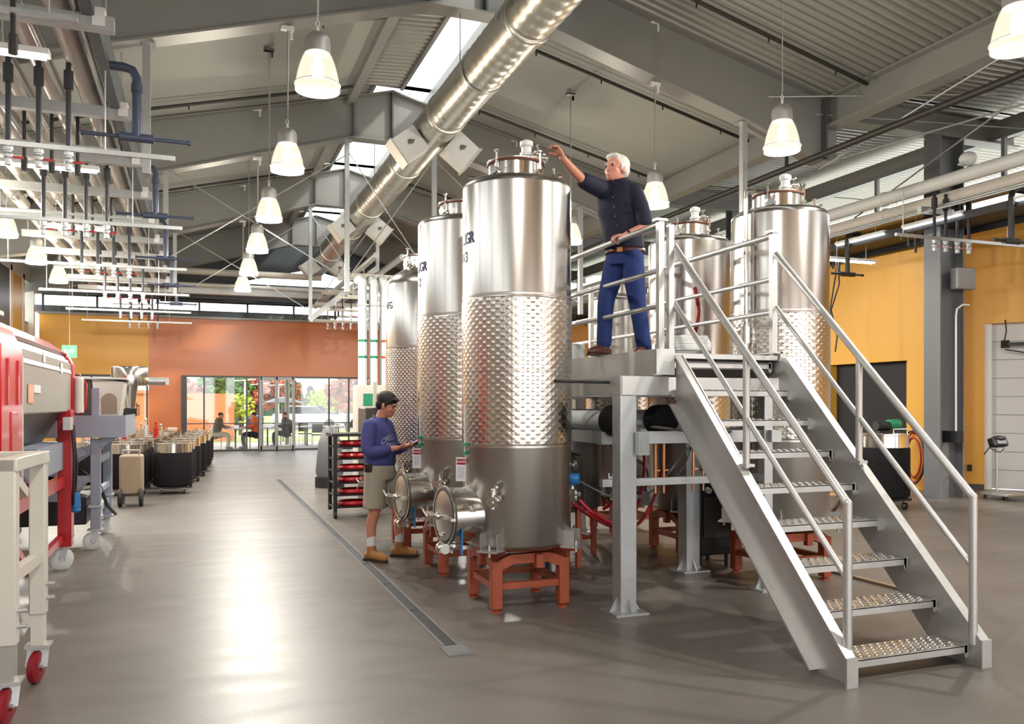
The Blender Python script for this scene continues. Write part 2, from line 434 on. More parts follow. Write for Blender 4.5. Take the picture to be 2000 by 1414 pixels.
def shade_mat():
    m = bpy.data.materials.new('prismatic_shade'); m.use_nodes = True; nt = m.node_tree; L = nt.links.new
    b = nt.nodes['Principled BSDF']; out = nt.nodes['Material Output']
    b.inputs['Base Color'].default_value = (.9, .87, .8, 1); b.inputs['Roughness'].default_value = .2
    tc = nt.nodes.new('ShaderNodeTexCoord'); sp = nt.nodes.new('ShaderNodeSeparateXYZ'); L(tc.outputs['Object'], sp.inputs[0])
    at = nt.nodes.new('ShaderNodeMath'); at.operation = 'ARCTAN2'; L(sp.outputs[1], at.inputs[0]); L(sp.outputs[0], at.inputs[1])
    mu = nt.nodes.new('ShaderNodeMath'); mu.operation = 'MULTIPLY'; mu.inputs[1].default_value = 44; L(at.outputs[0], mu.inputs[0])
    si = nt.nodes.new('ShaderNodeMath'); si.operation = 'SINE'; L(mu.outputs[0], si.inputs[0])
    bp = nt.nodes.new('ShaderNodeBump'); bp.inputs['Strength'].default_value = .8; bp.inputs['Distance'].default_value = .004
    L(si.outputs[0], bp.inputs['Height']); L(bp.outputs[0], b.inputs['Normal'])
    # prismatic glass: mostly clear, a little lamp glow and gloss
    nt.nodes.remove(b)
    e = nt.nodes.new('ShaderNodeEmission'); e.inputs[0].default_value = (1, .90, .72, 1); e.inputs[1].default_value = .62
    g = nt.nodes.new('ShaderNodeBsdfGlossy'); g.inputs['Roughness'].default_value = .15; L(bp.outputs[0], g.inputs['Normal'])
    tr = nt.nodes.new('ShaderNodeBsdfTransparent'); tr.inputs[0].default_value = (.95, .93, .88, 1)
    m1 = nt.nodes.new('ShaderNodeMixShader'); m1.inputs[0].default_value = .12; L(e.outputs[0], m1.inputs[1]); L(g.outputs[0], m1.inputs[2])
    mw = nt.nodes.new('ShaderNodeMapRange'); mw.inputs[1].default_value = -1; mw.inputs[2].default_value = 1; mw.inputs[3].default_value = .42; mw.inputs[4].default_value = .6; L(si.outputs[0], mw.inputs[0])
    mx = nt.nodes.new('ShaderNodeMixShader'); L(mw.outputs[0], mx.inputs[0])
    L(m1.outputs[0], mx.inputs[1]); L(tr.outputs[0], mx.inputs[2]); L(mx.outputs[0], out.inputs[0])
    return m
M['shade'] = shade_mat()
M['bulb'] = mat('lamp_bulb', (1, 1, 1, 1), .5, emit=(1, .95, .84, 1), estr=7)

def text_mesh(body, size, width=1.0, bold=.0):
    cu = bpy.data.curves.new('t', 'FONT'); cu.body = body; cu.size = size; cu.offset = bold; cu.align_x = 'CENTER'; cu.align_y = 'CENTER'
    o = bpy.data.objects.new('t', cu); C.objects.link(o)
    bpy.context.view_layer.update()
    dg = bpy.context.evaluated_depsgraph_get()
    me = bpy.data.meshes.new_from_object(o.evaluated_get(dg))
    bpy.data.objects.remove(o); bpy.data.curves.remove(cu)
    bm = bmesh.new(); bm.from_mesh(me)
    for v in bm.verts: v.co.x *= width
    bm.to_mesh(me); bm.free()
    return me

def text_wrapped(body, size, rad, ang, z, m, name, parent, width=1.0, bold=.004, slope=0):
    "lettering wrapped on a vertical cylinder of radius rad round the parent's axis, centred on angle ang"
    me = text_mesh(body, size, width, bold)
    bm = bmesh.new(); bm.from_mesh(me)
    bmesh.ops.subdivide_edges(bm, edges=[e for e in bm.edges if e.calc_length() > size * .3], cuts=2)
    for v in bm.verts:
        a = ang + v.co.x / rad
        v.co = Vector((rad * math.cos(a), rad * math.sin(a), z + v.co.y + slope * v.co.x))
    bm.to_mesh(me); bm.free(); me.materials.append(m)
    o = bpy.data.objects.new(name, me); C.objects.link(o); o.parent = parent
    return o

def text_flat(body, size, mtx, m, name, parent, width=1.0, bold=.0):
    me = text_mesh(body, size, width, bold); me.transform(mtx); me.materials.append(m)
    o = bpy.data.objects.new(name, me); C.objects.link(o); o.parent = parent
    return o

ORD = ['first', 'second', 'third', 'fourth', 'fifth', 'sixth', 'seventh', 'eighth', 'ninth', 'tenth', 'eleventh', 'twelfth']
# ================================================================ THE BUILDING
RX = 3.65                                   # ridge line
BENTS = [-1.0, 4.9, 10.8, 16.7, 22.6, 28.5]   # steel frames across the hall
def deck_z(x): return 7.97 - .245 * abs(x - RX)
YB, YF = -6.0, 30.0                         # back and far walls

struct(MB().box((4, 12, -.1), (24, 36.2, .2)).build('floor', M['floor']))

# trench drain down the aisle
dr = MB()
DX0 = 1.72
dr_y0, dr_y1 = 4.95, 17.5
def drx(y): return 1.60
t = thing('trench_drain', 'long narrow trench drain with steel edges running down the aisle floor', 'drain', (1.555, 5.3, 0))
MB().box((-.048, 6.5, .003), (.018, 13, .006)).box((.048, 6.5, .003), (.018, 13, .006)).each('edge_strip', M['chain'], t)
g = MB()
for i in range(13):
    g.box((0, .5 + i, .0015), (.074, .985, .003))
g.each('grate', M['black'], t)
MB().box((0, -.13, .004), (.16, .22, .008)).box((0, -.13, .006), (.12, .18, .006)).build('end_plate', M['chain'], t)

# far wall
S = lambda name, mb, m, **k: struct(mb.build(name, M[m] if isinstance(m, str) else m, **k))
S('wall_far', MB().box((1.85, YF + .15, 3.54), (6.9, .3, 1.92)).box((-1.08, YF + .15, 1.29), (1.04, .3, 2.58)).box((7.4, YF + .15, 1.29), (3.2, .3, 2.58)).box((9.6, YF + .15, 3.54), (8.6, .3, 1.92)), 'orange', bevel=0)
S('wall_far_left', MB().box((-3.2, YF + .15, 3.54), (3.2, .3, 1.92)).box((-4.6, YF + .15, 1.29), (.5, .3, 2.58)), 'yellow')
S('trim_1', MB().box((4.5, YF + .1, 4.53), (18.6, .5, .07)), 'beam')
# gable end above the clerestory
S('wall_gable', MB().prism([(-5, 5.75), (.9, 5.75), (RX, 6.42), (6.4, 5.75), (13.5, 5.75), (13.5, 6.9), (9.4, 6.6), (RX, 8.1), (-5, 5.85)], YF, YF + .2, 'xz'), 'beam_dark')
S('trim_2', MB().box((4.2, YF + .1, 5.45), (18.6, .3, .62)), 'colpaint')
# clerestory strip and gable glazing
def window(name, x0, x1, z0, z1, y, nx, m='mullion', nz=1, fw=.06, thick=.08):
    w_ = MB()
    for i in range(nx + 1):
        x = x0 + (x1 - x0) * i / nx; w_.box((x, y, (z0 + z1) / 2), (fw, thick, z1 - z0))
    for k in range(nz + 1):
        z = z0 + (z1 - z0) * k / nz; w_.box(((x0 + x1) / 2, y, z), (x1 - x0, thick, fw))
    fr = struct(w_.build(name, M[m]))
    MB().box(((x0 + x1) / 2, y, (z0 + z1) / 2), (x1 - x0, .012, z1 - z0)).build('pane', M['glass'], fr)
    return fr
window('window_1', -4.7, 6.2, 4.56, 5.14, YF + .08, 7)
gw = struct(MB().bar((.9, YF + .1, 5.76), (RX, YF + .1, 6.42), .05, .05).bar((RX, YF + .1, 6.42), (6.4, YF + .1, 5.76), .05, .05).box((RX, YF + .1, 6.08), (.05, .05, .66)).build('window_2', M['mullion']))
MB().prism([(.9, 5.76), (6.4, 5.76), (RX, 6.42)], YF + .09, YF + .1, 'xz').build('pane', M['glass'], gw)

# glazed storefront under the orange wall
def storefront():
    x0, x1, zt = -.56, 5.8, 2.58
    f = MB()
    f.box((x0 + .06, YF - .02, zt / 2), (.16, .3, zt)); f.box(((x0 + x1) / 2, YF, zt - .03), (x1 - x0, .12, .06)); f.box(((x0 + x1) / 2, YF, .03), (x1 - x0, .12, .06))
    f.box(((x0 + x1) / 2, YF, .95), (x1 - x0, .05, .035))
    for x in (.12, 1.5, 1.9, 3.1, 4.3, 5.0, 5.75): f.box((x, YF, zt / 2), (.05, .09, zt))
    fr = struct(f.build('window_3', M['mullion']))
    g = MB()
    for a, b in ((-.5, .1), (.14, 1.48), (3.12, 4.28), (4.32, 5.7)): g.box(((a + b) / 2, YF, zt / 2), (b - a, .012, zt - .1))
    g.build('pane', M['glass'], fr)
    d = MB()                                   # the sliding glass doors stand open, one leaf behind the other
    for a, b, yy in ((1.95, 2.5, -.1), (2.47, 3.05, -.18)):
        for x in (a, b): d.box((x, YF + yy, zt / 2), (.09, .05, zt - .06))
        d.box(((a + b) / 2, YF + yy, .1), (b - a, .05, .14)); d.box(((a + b) / 2, YF + yy, zt - .08), (b - a, .05, .1))
    dd = struct(d.build('door_1', M['mull_lt']))
    MB().box((2.22, YF - .1, 1.3), (.5, .01, 2.3)).box((2.76, YF - .18, 1.3), (.54, .01, 2.3)).build('pane', M['glass'], dd)
    # left opening under the yellow wall
    f2 = MB().box((-3.0, YF, 2.54), (2.8, .12, .08)).box((-3.0, YF, .04), (2.8, .12, .08))
    for x in (-4.3, -3.3, -2.4, -1.65): f2.box((x, YF, 1.29), (.06, .1, 2.5))
    f2 = struct(f2.build('window_4', M['mullion']))
    MB().box((-3.0, YF, 1.29), (2.7, .012, 2.5)).build('pane', M['glass'], f2)
storefront()

# left wall: tall glazed bays between cream posts
lw = MB()
for y in (-4, 0, 4, 8, 12, 16, 20, 24.3, 25.9, 27.6, 29.2): lw.box((-4.95, y, 2.7), (.3, .22, 5.4))
lw.box((-4.95, 12, 5.5), (.3, 36, .5))
S('wall_left', lw, 'cream')
wl = MB()
for y in [-6 + i * 2.0 for i in range(18)]: wl.box((-5.0, y, 4.7), (.08, .06, 1.3))
for z in (4.1, 5.3): wl.box((-5.0, 12, z), (.08, 36, .06))
wl = struct(wl.build('window_5', M['mullion']))
MB().box((-5.02, 12, 4.7), (.012, 36, 1.2)).build('pane', M['glass'], wl)
S('wall_left_lower', MB().box((-5.02, 8, 2.03), (.14, 28.4, 4.06)), 'muted')
S('wall_left_rear', MB().box((-5.02, 26.2, 2.03), (.14, 8, 4.06)), 'yellow')
S('wall_left_panel', MB().box((-4.85, 26.8, 3.3), (.06, 1.3, 4.4)).box((-4.85, 21.6, 2.2), (.06, 3.6, 4.4)), 'yellow')
S('wall_left_dark', MB().box((-4.84, 25.1, 3.2), (.06, 1.2, 4.6)), 'greydark')

# right wall: yellow, with a kink at the big column; clerestory above
S('wall_right', MB().box((12.75, 22.2, 2.65), (.3, 16, 5.3)).box((12.75, 12.86, 3.87), (.3, 2.68, 2.86)).box((12.75, 11.82, 1.22), (.3, .6, 2.44)), 'yellow')
S('door_2', MB().box((12.83, 13.2, 1.22), (.1, 2.2, 2.44)), 'curtain')
# short return and slanted wall with the roll-up door
dv = Vector((.6, -.8, 0)); nv = Vector((.8, .6, 0))
def slant(s0, s1, z0, z1, off=0, th=.2):
    p0 = Vector((13.4, 12.0, 0)) + dv * s0 + nv * off; p1 = Vector((13.4, 12.0, 0)) + dv * s1 + nv * off
    q0 = p0 + nv * th; q1 = p1 + nv * th
    return [(p.x, p.y) for p in (p0, p1, q1, q0)], z0, z1
sl = MB(); sl.prism(*slant(-.05, .66, 0, 5.3)); sl.prism(*slant(.66, 6.2, 3.12, 5.3)); sl.prism(*slant(4.6, 6.2, 0, 3.12))
sl.box((13.05, 12.1, 2.65), (.8, .2, 5.3))
sl.box((17.0, .5, 2.65), (.3, 13.2, 5.3))
S('wall_right_angled', sl, 'yellow')
d3 = MB()
for k in range(9): d3.prism(*slant(.7, 4.58, .03 + k * .345, .03 + (k + 1) * .345 - .012, off=.16, th=.05))
d3.prism(*slant(.7, 4.58, .02, 3.13, off=.2, th=.05))
d3 = S('door_3', d3, 'doorwhite')
MB().prism(*slant(.66, .78, 0, 3.12, off=.06, th=.1)).build('door_jamb', M['white'], d3)
hp = Vector((13.4, 12, 2.72)) + dv * 1.0 - nv * .02
MB().bar(hp, hp + dv * 2.4, .05, .06).box(hp, (.1, .1, .14)).tube([hp + Vector((0, 0, .45)) - nv * .02, hp + Vector((.03, 0, .25)), hp + Vector((-.02, 0, .06))], .012).tube([hp + dv * a + Vector((0, 0, -.1 - .18 * math.sin(a * 1.2))) for a in (0, .4, .8, 1.2, 1.6, 2.0, 2.4)], .012).build('door_operator', M['black'], d3)
S('baseboard_right', MB().prism(*slant(.0, .66, 0, .1, off=-.02, th=.03)), 'greydark')
# clerestory over the right wall
window_y = [(-5 + i * 3.0) for i in range(13)]
cr = MB()
for y in [-4 + 2.9 * i for i in range(12)]: cr.box((13.1, y, 5.8), (.07, .07, 1.0))
cr.box((13.1, 12, 5.33), (.12, 36, .08)); cr.box((13.1, 12, 6.27), (.12, 36, .08))
cr = struct(cr.build('window_6', M['mull_lt']))
MB().box((13.1, 12, 5.8), (.012, 36, .9)).build('pane', M['glass'], cr)
S('trim_3', MB().box((12.9, 12, 5.32), (.8, 36, .05)), 'beam')
# unseen back wall behind the camera, its three openings added to flood daylight in
S('wall_back', MB().box((-4.4, YB, 2.7), (1.2, .3, 5.4)).box((1.4, YB, 2.5), (.8, .3, 5.0)).box((6.9, YB, 2.5), (.8, .3, 5.0)).box((12.6, YB, 2.7), (1.6, .3, 5.4)).prism([(-5, 4.6), (17, 4.6), (17, 6.6), (9.4, 6.6), (RX, 7.9), (-5, 5.85)], YB - .15, YB + .15, 'xz'), 'yellow')

# roof decks, bay by bay -------------------------------------------------
def corr(x0, z0, x1, z1, y0, y1, pitch=.152, amp=.05):
    "ribs run from (x0,z0) to (x1,z1); profile steps along y"
    mb = MB(); pts = []; y = y0
    while y < y1:
        for dy, dz in ((0, 0), (.35, 0), (.5, 1), (.85, 1)):
            pts.append((min(y + dy * pitch, y1), dz * amp))
        y += pitch
    P = []
    for yy, dz in pts: P += [(x0, yy, z0 + dz), (x1, yy, z1 + dz)]
    F = [(2 * i, 2 * i + 1, 2 * i + 3, 2 * i + 2) for i in range(len(pts) - 1)]
    mb.add(P, F); return mb
def flat(x0, z0, x1, z1, y0, y1):
    mb = MB()
    mb.add([(x0, y0, z0), (x1, y0, z1), (x1, y1, z1), (x0, y1, z0)], [(0, 1, 2, 3)])
    mb.add([(x0, y0, z0 + .25), (x1, y0, z1 + .25), (x1, y1, z1 + .25), (x0, y1, z0 + .25)], [(0, 1, 2, 3)])
    return mb
XL, XK, XR = -5.1, 9.45, 17.2
ys = BENTS + [30.3]; ys[0] = YB - .2
L0, L1, R1 = 2.78, 3.86, 4.5                       # left deck edge, glazing start, right deck edge
for i, (a, b) in enumerate(zip(ys[:-1], ys[1:])):
    corr_bay = i <= 1
    S('ceiling_left', flat(XL, deck_z(XL), L0, deck_z(L0), a, b), 'deck', smooth=0)
    if corr_bay: S('ceiling_right', corr(R1, deck_z(R1), XK, deck_z(XK), a, b), 'corr', smooth=0)
    else: S('ceiling_right', flat(R1, deck_z(R1), XK, deck_z(XK), a, b), 'deck', smooth=0)
    S('ceiling_side', corr(XK - .1, 6.72, XR, 6.85, a, b), 'corr', smooth=0)
    e = L1 if i <= 2 else 3.3
    S('ceiling_monitor', corr(L0, 8.0, e, 8.08, a, b, pitch=.17, amp=.06), 'corr', smooth=0)
    S('trim_%d' % (10 + i), MB().box((L0 + .03, (a + b) / 2, 7.78), (.16, b - a, .36)).box((R1 - .03, (a + b) / 2, 7.86), (.12, b - a, .3)), 'beam')
    m_ = MB().box((e, (a + b) / 2, 8.08), (.07, b - a, .1)).box((4.53, (a + b) / 2, 8.05), (.05, b - a, .08))
    for k in range(2): m_.box(((e + R1) / 2, a + (b - a) * k, 8.1), (R1 - e, .05, .06))
    m_ = struct(m_.build('window_%d' % (7 + i), M['mull_lt']))
    MB().box(((e + R1) / 2, (a + b) / 2, 8.12), (R1 - e, b - a, .012)).build('pane', M['glass'], m_)
# outer weather skins so that the decks are solid from above
S('roof', MB().add([(XL, YB - .3, deck_z(XL) + .3), (L0, YB - .3, deck_z(L0) + .3), (L0, 30.4, deck_z(L0) + .3), (XL, 30.4, deck_z(XL) + .3)], [(0, 1, 2, 3)])
  .add([(XK, YB - .3, deck_z(XK) + .3), (R1 + .02, YB - .3, deck_z(R1) + .3), (R1 + .02, 30.4, deck_z(R1) + .3), (XK, 30.4, deck_z(XK) + .3)], [(0, 1, 2, 3)])
  .add([(XK, YB - .3, 6.95), (XR, YB - .3, 7.0), (XR, 30.4, 7.0), (XK, 30.4, 6.95)], [(0, 1, 2, 3)]), 'beam', smooth=0)

# steel frames -----------------------------------------------------------
def rafter(y):
    top = [(-5.0, 5.82), (-2.1, 6.53), (2.86, 7.74), (RX, 7.95), (4.45, 7.74), (9.4, 6.53), (9.7, 6.6)]
    bot = [(9.7, 5.55), (9.3, 5.5), (7.9, 5.98), (4.45, 6.93), (2.86, 6.93), (-.6, 5.92), (-2.1, 5.5), (-5.0, 5.0)]
    root = struct(MB().prism(top + bot, y - .012, y + .012, 'xz').build('beam', M['beam'], smooth=0))
    f = MB()
    bl = list(reversed(bot))
    for A, B in zip(bl[:-1], bl[1:]): f.bar((A[0], y, A[1]), (B[0], y, B[1]), .30, .028)
    for A, B in zip(top[:-1], top[1:]): f.bar((A[0], y, A[1]), (B[0], y, B[1]), .30, .028)
    f.build('flange', M['beam'], root, smooth=0)
    st = MB()
    for x, z0, z1 in ((2.86, 6.93, 7.74), (RX, 6.93, 7.95), (4.45, 6.93, 7.74), (9.4, 5.5, 6.55)): st.box((x, y, (z0 + z1) / 2), (.03, .28, z1 - z0))
    st.build('stiffener', M['beam_dark'], root, smooth=0)
    # level beam over the side aisle
    s2 = MB().box((11.6, y, 6.42), (4.2, .02, .42)).box((11.6, y, 6.62), (4.2, .26, .025)).box((11.6, y, 6.21), (4.2, .26, .025))
    s2.build('side_beam', M['beam'], root, smooth=0)
    return root
for y in BENTS[1:]: rafter(y)
S('beam', MB().box((9.55, 12, 6.3), (.03, 36, .44)).box((9.55, 12, 6.53), (.3, 36, .03)).box((9.55, 12, 6.07), (.3, 36, .03)), 'beam', smooth=0)
S('beam', MB().box((13.3, 12, 6.45), (.3, 36, .3)), 'beam', smooth=0)
# wide flange columns on the right wall
for y in (4.9, 10.8, 16.7, 22.6):
    c = MB().box((12.0, y - .12, 3.1), (.38, .03, 6.2)).box((12.0, y + .12, 3.1), (.38, .03, 6.2)).box((12.0, y, 3.1), (.03, .22, 6.2))
    c2 = MB()
    if y == 10.8:
        # the column shows two pale flanges with dark web recesses
        c = MB().box((11.78, y, 3.1), (.03, .34, 6.2)).box((12.3, y, 3.1), (.03, .34, 6.2)).box((12.04, y, 3.1), (.5, .03, 6.2))
    S('column', c, 'colpaint', smooth=0)

# galvanised hanger posts under the frames, with rod bracing between them
def hanger(x, y, z1, z0=4.2, lab=''):
    t = thing('hanger_post', lab, 'hanger post', (x, y, z0), group='galvanised hanger posts under the roof frames')
    MB().box((0, 0, (z1 - z0) / 2), (.09, .09, z1 - z0)).build('post', M['galv'], t)
    MB().box((0, 0, z1 - z0 - .01), (.2, .2, .02)).build('cap_plate', M['galv'], t)
for bi, y in enumerate(BENTS[2:5]):
    if bi == 0: xs_ok = (-.6, 7.9)
    else: xs_ok = (-.6, 2.75, 4.55, 7.9)
    for x, zz, nm in ((-.6, 5.91, 'beside the left pipe rack'), (2.75, 6.89, 'left of the round duct'), (4.55, 6.89, 'right of the round duct'), (7.9, 5.97, 'over the right hand tanks')):
        if x not in xs_ok: continue
        z0 = 3.85 if x > 0 else 4.35
        if x == 7.9: z0 = 3.6
        hanger(x, y, zz, z0, 'square grey hanger post %s, on the %s roof frame' % (nm, ORD[bi]))
def rod(p0, p1, lab, r=.012, grp='thin steel brace rods under the roof'):
    p0 = Vector(p0); p1 = Vector(p1)
    o = MB().cyl(p0, p1, r, seg=6).build('brace_rod', M['galv']); tag(o, lab, 'rod', grp)
for bi, y in enumerate((16.7, 22.6)):
    w_ = ('second', 'third')[bi]
    rod((-.6, y, 4.3), (2.75, y, 6.6), 'thin brace rod rising rightward from the left hanger post, on the %s roof frame' % w_)
    rod((-.6, y, 6.0), (2.75, y, 4.1), 'thin brace rod falling rightward to the duct hanger post, on the %s roof frame' % w_)
    rod((2.75, y, 4.1), (4.55, y, 6.7), 'thin brace rod rising rightward between the two duct hanger posts, on the %s roof frame' % w_)
    rod((2.75, y, 6.7), (4.55, y, 4.1), 'thin brace rod falling rightward between the two duct hanger posts, on the %s roof frame' % w_)
    rod((4.55, y, 6.7), (7.9, y, 3.8), 'thin brace rod falling rightward over the tanks, on the %s roof frame' % w_)
    rod((4.55, y, 4.1), (7.9, y, 5.9), 'thin brace rod rising rightward over the tanks, on the %s roof frame' % w_)
rod((9.35, 10.8, 5.4), (9.5, 4.9, 8.9 - 2.45), 'long thin brace rod crossing the right bay beside the second pendant')
rod((9.4, 10.95, 5.5), (12.6, 5.0, 6.2), 'long thin brace rod sloping toward the right wall glazing', .014)
rod((8.2, 10.9, 6.45), (12.9, 7.9, 6.1), 'upper thin sway rod running from a frame clip to the right wall', .01)
rod((9.0, 10.9, 6.3), (12.9, 9.4, 6.0), 'lower thin sway rod running from a frame clip to the right wall', .01)
rod((9.45, 5.2, 6.1), (12.9, 14.5, 5.3), 'long thin rod dropping toward the far right wall', .014)
# black sprinkler lines under the decks
k = 0
for y in (6.8, 9.8, 12.7, 15.7, 18.6, 21.6, 24.5):
    for side, xs in (('left', (-5, 2.7)), ('right', (4.6, 9.4))):
        z = lambda x: deck_z(x) - .14
        mb = MB().cyl((xs[0], y, z(xs[0])), (xs[1], y, z(xs[1])), .03, seg=8)
        for q in range(4):
            x = xs[0] + (xs[1] - xs[0]) * (q + .5) / 4
            mb.cyl((x, y, z(x)), (x, y, z(x) - .09), .012, seg=6)
        tag(mb.build('sprinkler_pipe', M['blackpipe']), 'black sprinkler pipe under the %s roof slope, %s one' % (side, ORD[k]), 'pipe', 'black sprinkler pipes')
    k += 1
tag(MB().cyl((8.8, 0, 5.38), (8.8, 29, 5.38), .05, seg=12).build('sprinkler_main', M['blackpipe']), 'thick black sprinkler main running lengthwise over the right tanks', 'pipe')
tag(MB().tube([(8.8, 10.9, 5.4), (8.8, 10.9, 5.9), (9.0, 10.9, 6.0)], .03).build('sprinkler_riser', M['blackpipe']), 'short black riser joining the thick sprinkler main to the roof', 'pipe')
# ================================================================ DUCT, PENDANTS, PIPE RACKS
def spiral_duct():
    t = thing('spiral_duct', 'long round spiral metal duct hanging under the roof ridge', 'duct', (3.65, 0, 6.2))
    rad = .315
    b = MB(); prof = []
    y = -3
    while y < 28.6:
        prof += [(rad, y), (rad + .009, y + .05), (rad, y + .1)]; y += .22
    b.lathe([(0.0, prof[0][1])] + prof + [(0.0, y)], axis=(0, 1, 0), seg=40)
    b.build('duct_body', M['duct'], t, smooth=50)
    for y in (2.4, 6.4, 9.1, 12.6, 15.4, 18.9, 21.6, 25):
        MB().lathe([(rad, -.05), (rad + .022, -.045), (rad + .022, -.015), (rad + .012, 0), (rad + .022, .015), (rad + .022, .045), (rad, .05)], o=(0, y, 0), axis=(0, 1, 0), seg=40).build('flange_ring', M['duct'], t)
    for y in (6.6, 13.4, 20.2, 26.4):
        for s in (-1, 1):
            # side outlet: short box neck ending in a square white grille
            rotm = Euler((0, R(s * 38), 0)).to_matrix()
            n = rotm @ Vector((s, 0, 0)); c = n * .56 + Vector((0, y, 0))
            o = MB().box(c, (.46, .34, .44), rotm).build('side_outlet', M['white'], t, bevel=.006)
            MB().box(c + n * .24, (.03, .38, .48), rotm).build('outlet_grille', M['cream'], o)
            MB().ball(c + Vector((0, -.18, .03)), (.05, .02, .04)).bar(c + Vector((-.04, -.19, -.02)), c + Vector((.06, -.19, .06)), .01, .02).build('damper_knob', M['chain'], o)
    h = MB()
    for y in BENTS[1:5]:
        h.cyl((-.345, y, 0), (-.345, y, .75), .008, seg=6).cyl((.345, y, 0), (.345, y, .75), .008, seg=6)
        h.lathe([(rad + .012, -.02), (rad + .02, -.02), (rad + .02, .02), (rad + .012, .02)], o=(0, y, 0), axis=(0, 1, 0), seg=32)
    h.each('hanger_strap', M['galv'], t)
spiral_duct()

# pendants ---------------------------------------------------------------
LAMP_H = 4.54
def make_pendant():
    t = thing('pendant_lamp', 'x', 'pendant lamp', (0, 0, 0))
    prof = [(.1, .355), (.115, .35), (.135, .315), (.16, .25), (.185, .16), (.2, .08), (.207, .03), (.207, 0), (.199, 0), (.199, .03), (.192, .08), (.177, .16), (.152, .25), (.127, .31), (.1, .345)]
    MB().lathe(prof, seg=40).build('glass_shade', M['shade'], t, smooth=40)
    MB().lathe([(.209, .052), (.213, .052), (.213, .06), (.209, .06)], seg=40).build('shade_band', M['castwhite'], t)
    MB().lathe([(.108, .335), (.118, .345), (.118, .45), (.11, .49), (.08, .53), (.035, .545), (0, .545)], seg=32).lathe([(.1, .34), (0, .34)], seg=32).build('housing', M['alu'], t)
    MB().lathe([(0, .12), (.045, .135), (.06, .19), (.05, .25), (.025, .31), (0, .33)], seg=16).build('bulb', M['bulb'], t)
    MB().cyl((0, 0, .54), (0, 0, .6), .02, .012, seg=10).tube([(0, .0, .59), (.02, 0, .63), (0, 0, .67), (-.02, 0, .63), (0, 0, .59)], .006, seg=6).build('hook', M['white'], t)
    return t
pend = make_pendant()
lamp_l = bpy.data.lights.new('pendant_light', 'POINT'); lamp_l.shadow_soft_size = .06; lamp_l.energy = PENDANT_W; lamp_l.color = (1, .955, .87)
def pendant(x, y, label, first=[True]):
    if first[0]: o = pend; first[0] = False; o.location = (x, y, LAMP_H); o['label'] = label
    else: o = dup(pend, (x, y, LAMP_H), label=label)
    o['group'] = 'glass shaded pendant lamps'
    on_beam = any(abs(y - b) < .2 for b in BENTS)
    if on_beam:
        if x < -2.1: zt = 5.5
        elif x < 2.86: zt = 5.92 + (x + .6) * (6.93 - 5.92) / 3.46
        elif x > 4.45: zt = 6.93 - (x - 4.45) * (6.93 - 5.98) / 3.45
        else: zt = 6.9
        zt -= .02
    else: zt = deck_z(x) - .02
    h = zt - LAMP_H
    MB().cyl((0, 0, .66), (0, 0, h), .0065, seg=6).tube([(.03, 0, h), (.02, .02, h - .3), (.006, 0, .7)], .005, seg=5).build('cable', M['cable_lt'], o)
    MB().box((0, 0, h - .03), (.16, .07, .05)).box((.05, 0, h - .1), (.03, .03, .12)).build('clamp', M['white'], o)
    l = bpy.data.objects.new('lamp_light', lamp_l); C.objects.link(l); l.parent = o; l.location = (0, 0, .03)
keep = []
YS = [2.0, 4.95, 7.92, 10.8, 13.8, 16.7, 19.7, 22.6]
for i, y in enumerate(YS):
    if i >= 2: pendant(1.03, y, 'lit glass pendant lamp left of the round duct, %s visible one from the camera' % ORD[i - 2])
for i, y in enumerate(YS[1:7]):
    pendant(6.33, y, 'lit glass pendant lamp right of the round duct, %s from the camera' % ORD[i])
pendant(1.03, 2.0, 'added fill pendant left of the duct, out of view above the camera')  # unseen lamp added to brighten the near floor
pendant(6.33, 2.0, 'added fill pendant right of the duct, out of view above the camera')  # likewise added out of view, as fill for the right foreground
for i, y in enumerate(YS[4:]):
    pendant(-3.2, y + (-.0), 'lit glass pendant lamp in the row by the left wall, %s one from the camera' % ORD[i])

t = thing('dome_camera', 'white dome on a bracket on top of the right wall pipes', 'camera', (11.2, 9.6, 5.33))
MB().ball((0, 0, .1), (.13, .13, .11), 16, 10).build('dome', M['white'], t); MB().box((0, 0, .01), (.3, .12, .03)).build('bracket', M['galv'], t)
t = thing('spotlight', 'round black spotlight hanging among the left rack pipes', 'spotlight', (-2.78, 17.1, 5.2))
MB().lathe([(0, -.06), (.12, -.05), (.2, .1), (.2, .13), (0, .13)], axis=(.2, -1, -.2), seg=28).build('lamp_head', M['black'], t); MB().cyl((0, 0, .1), (0, 0, deck_z(-2.78) - 5.22), .012, seg=6).build('hanger_rod', M['galv'], t)
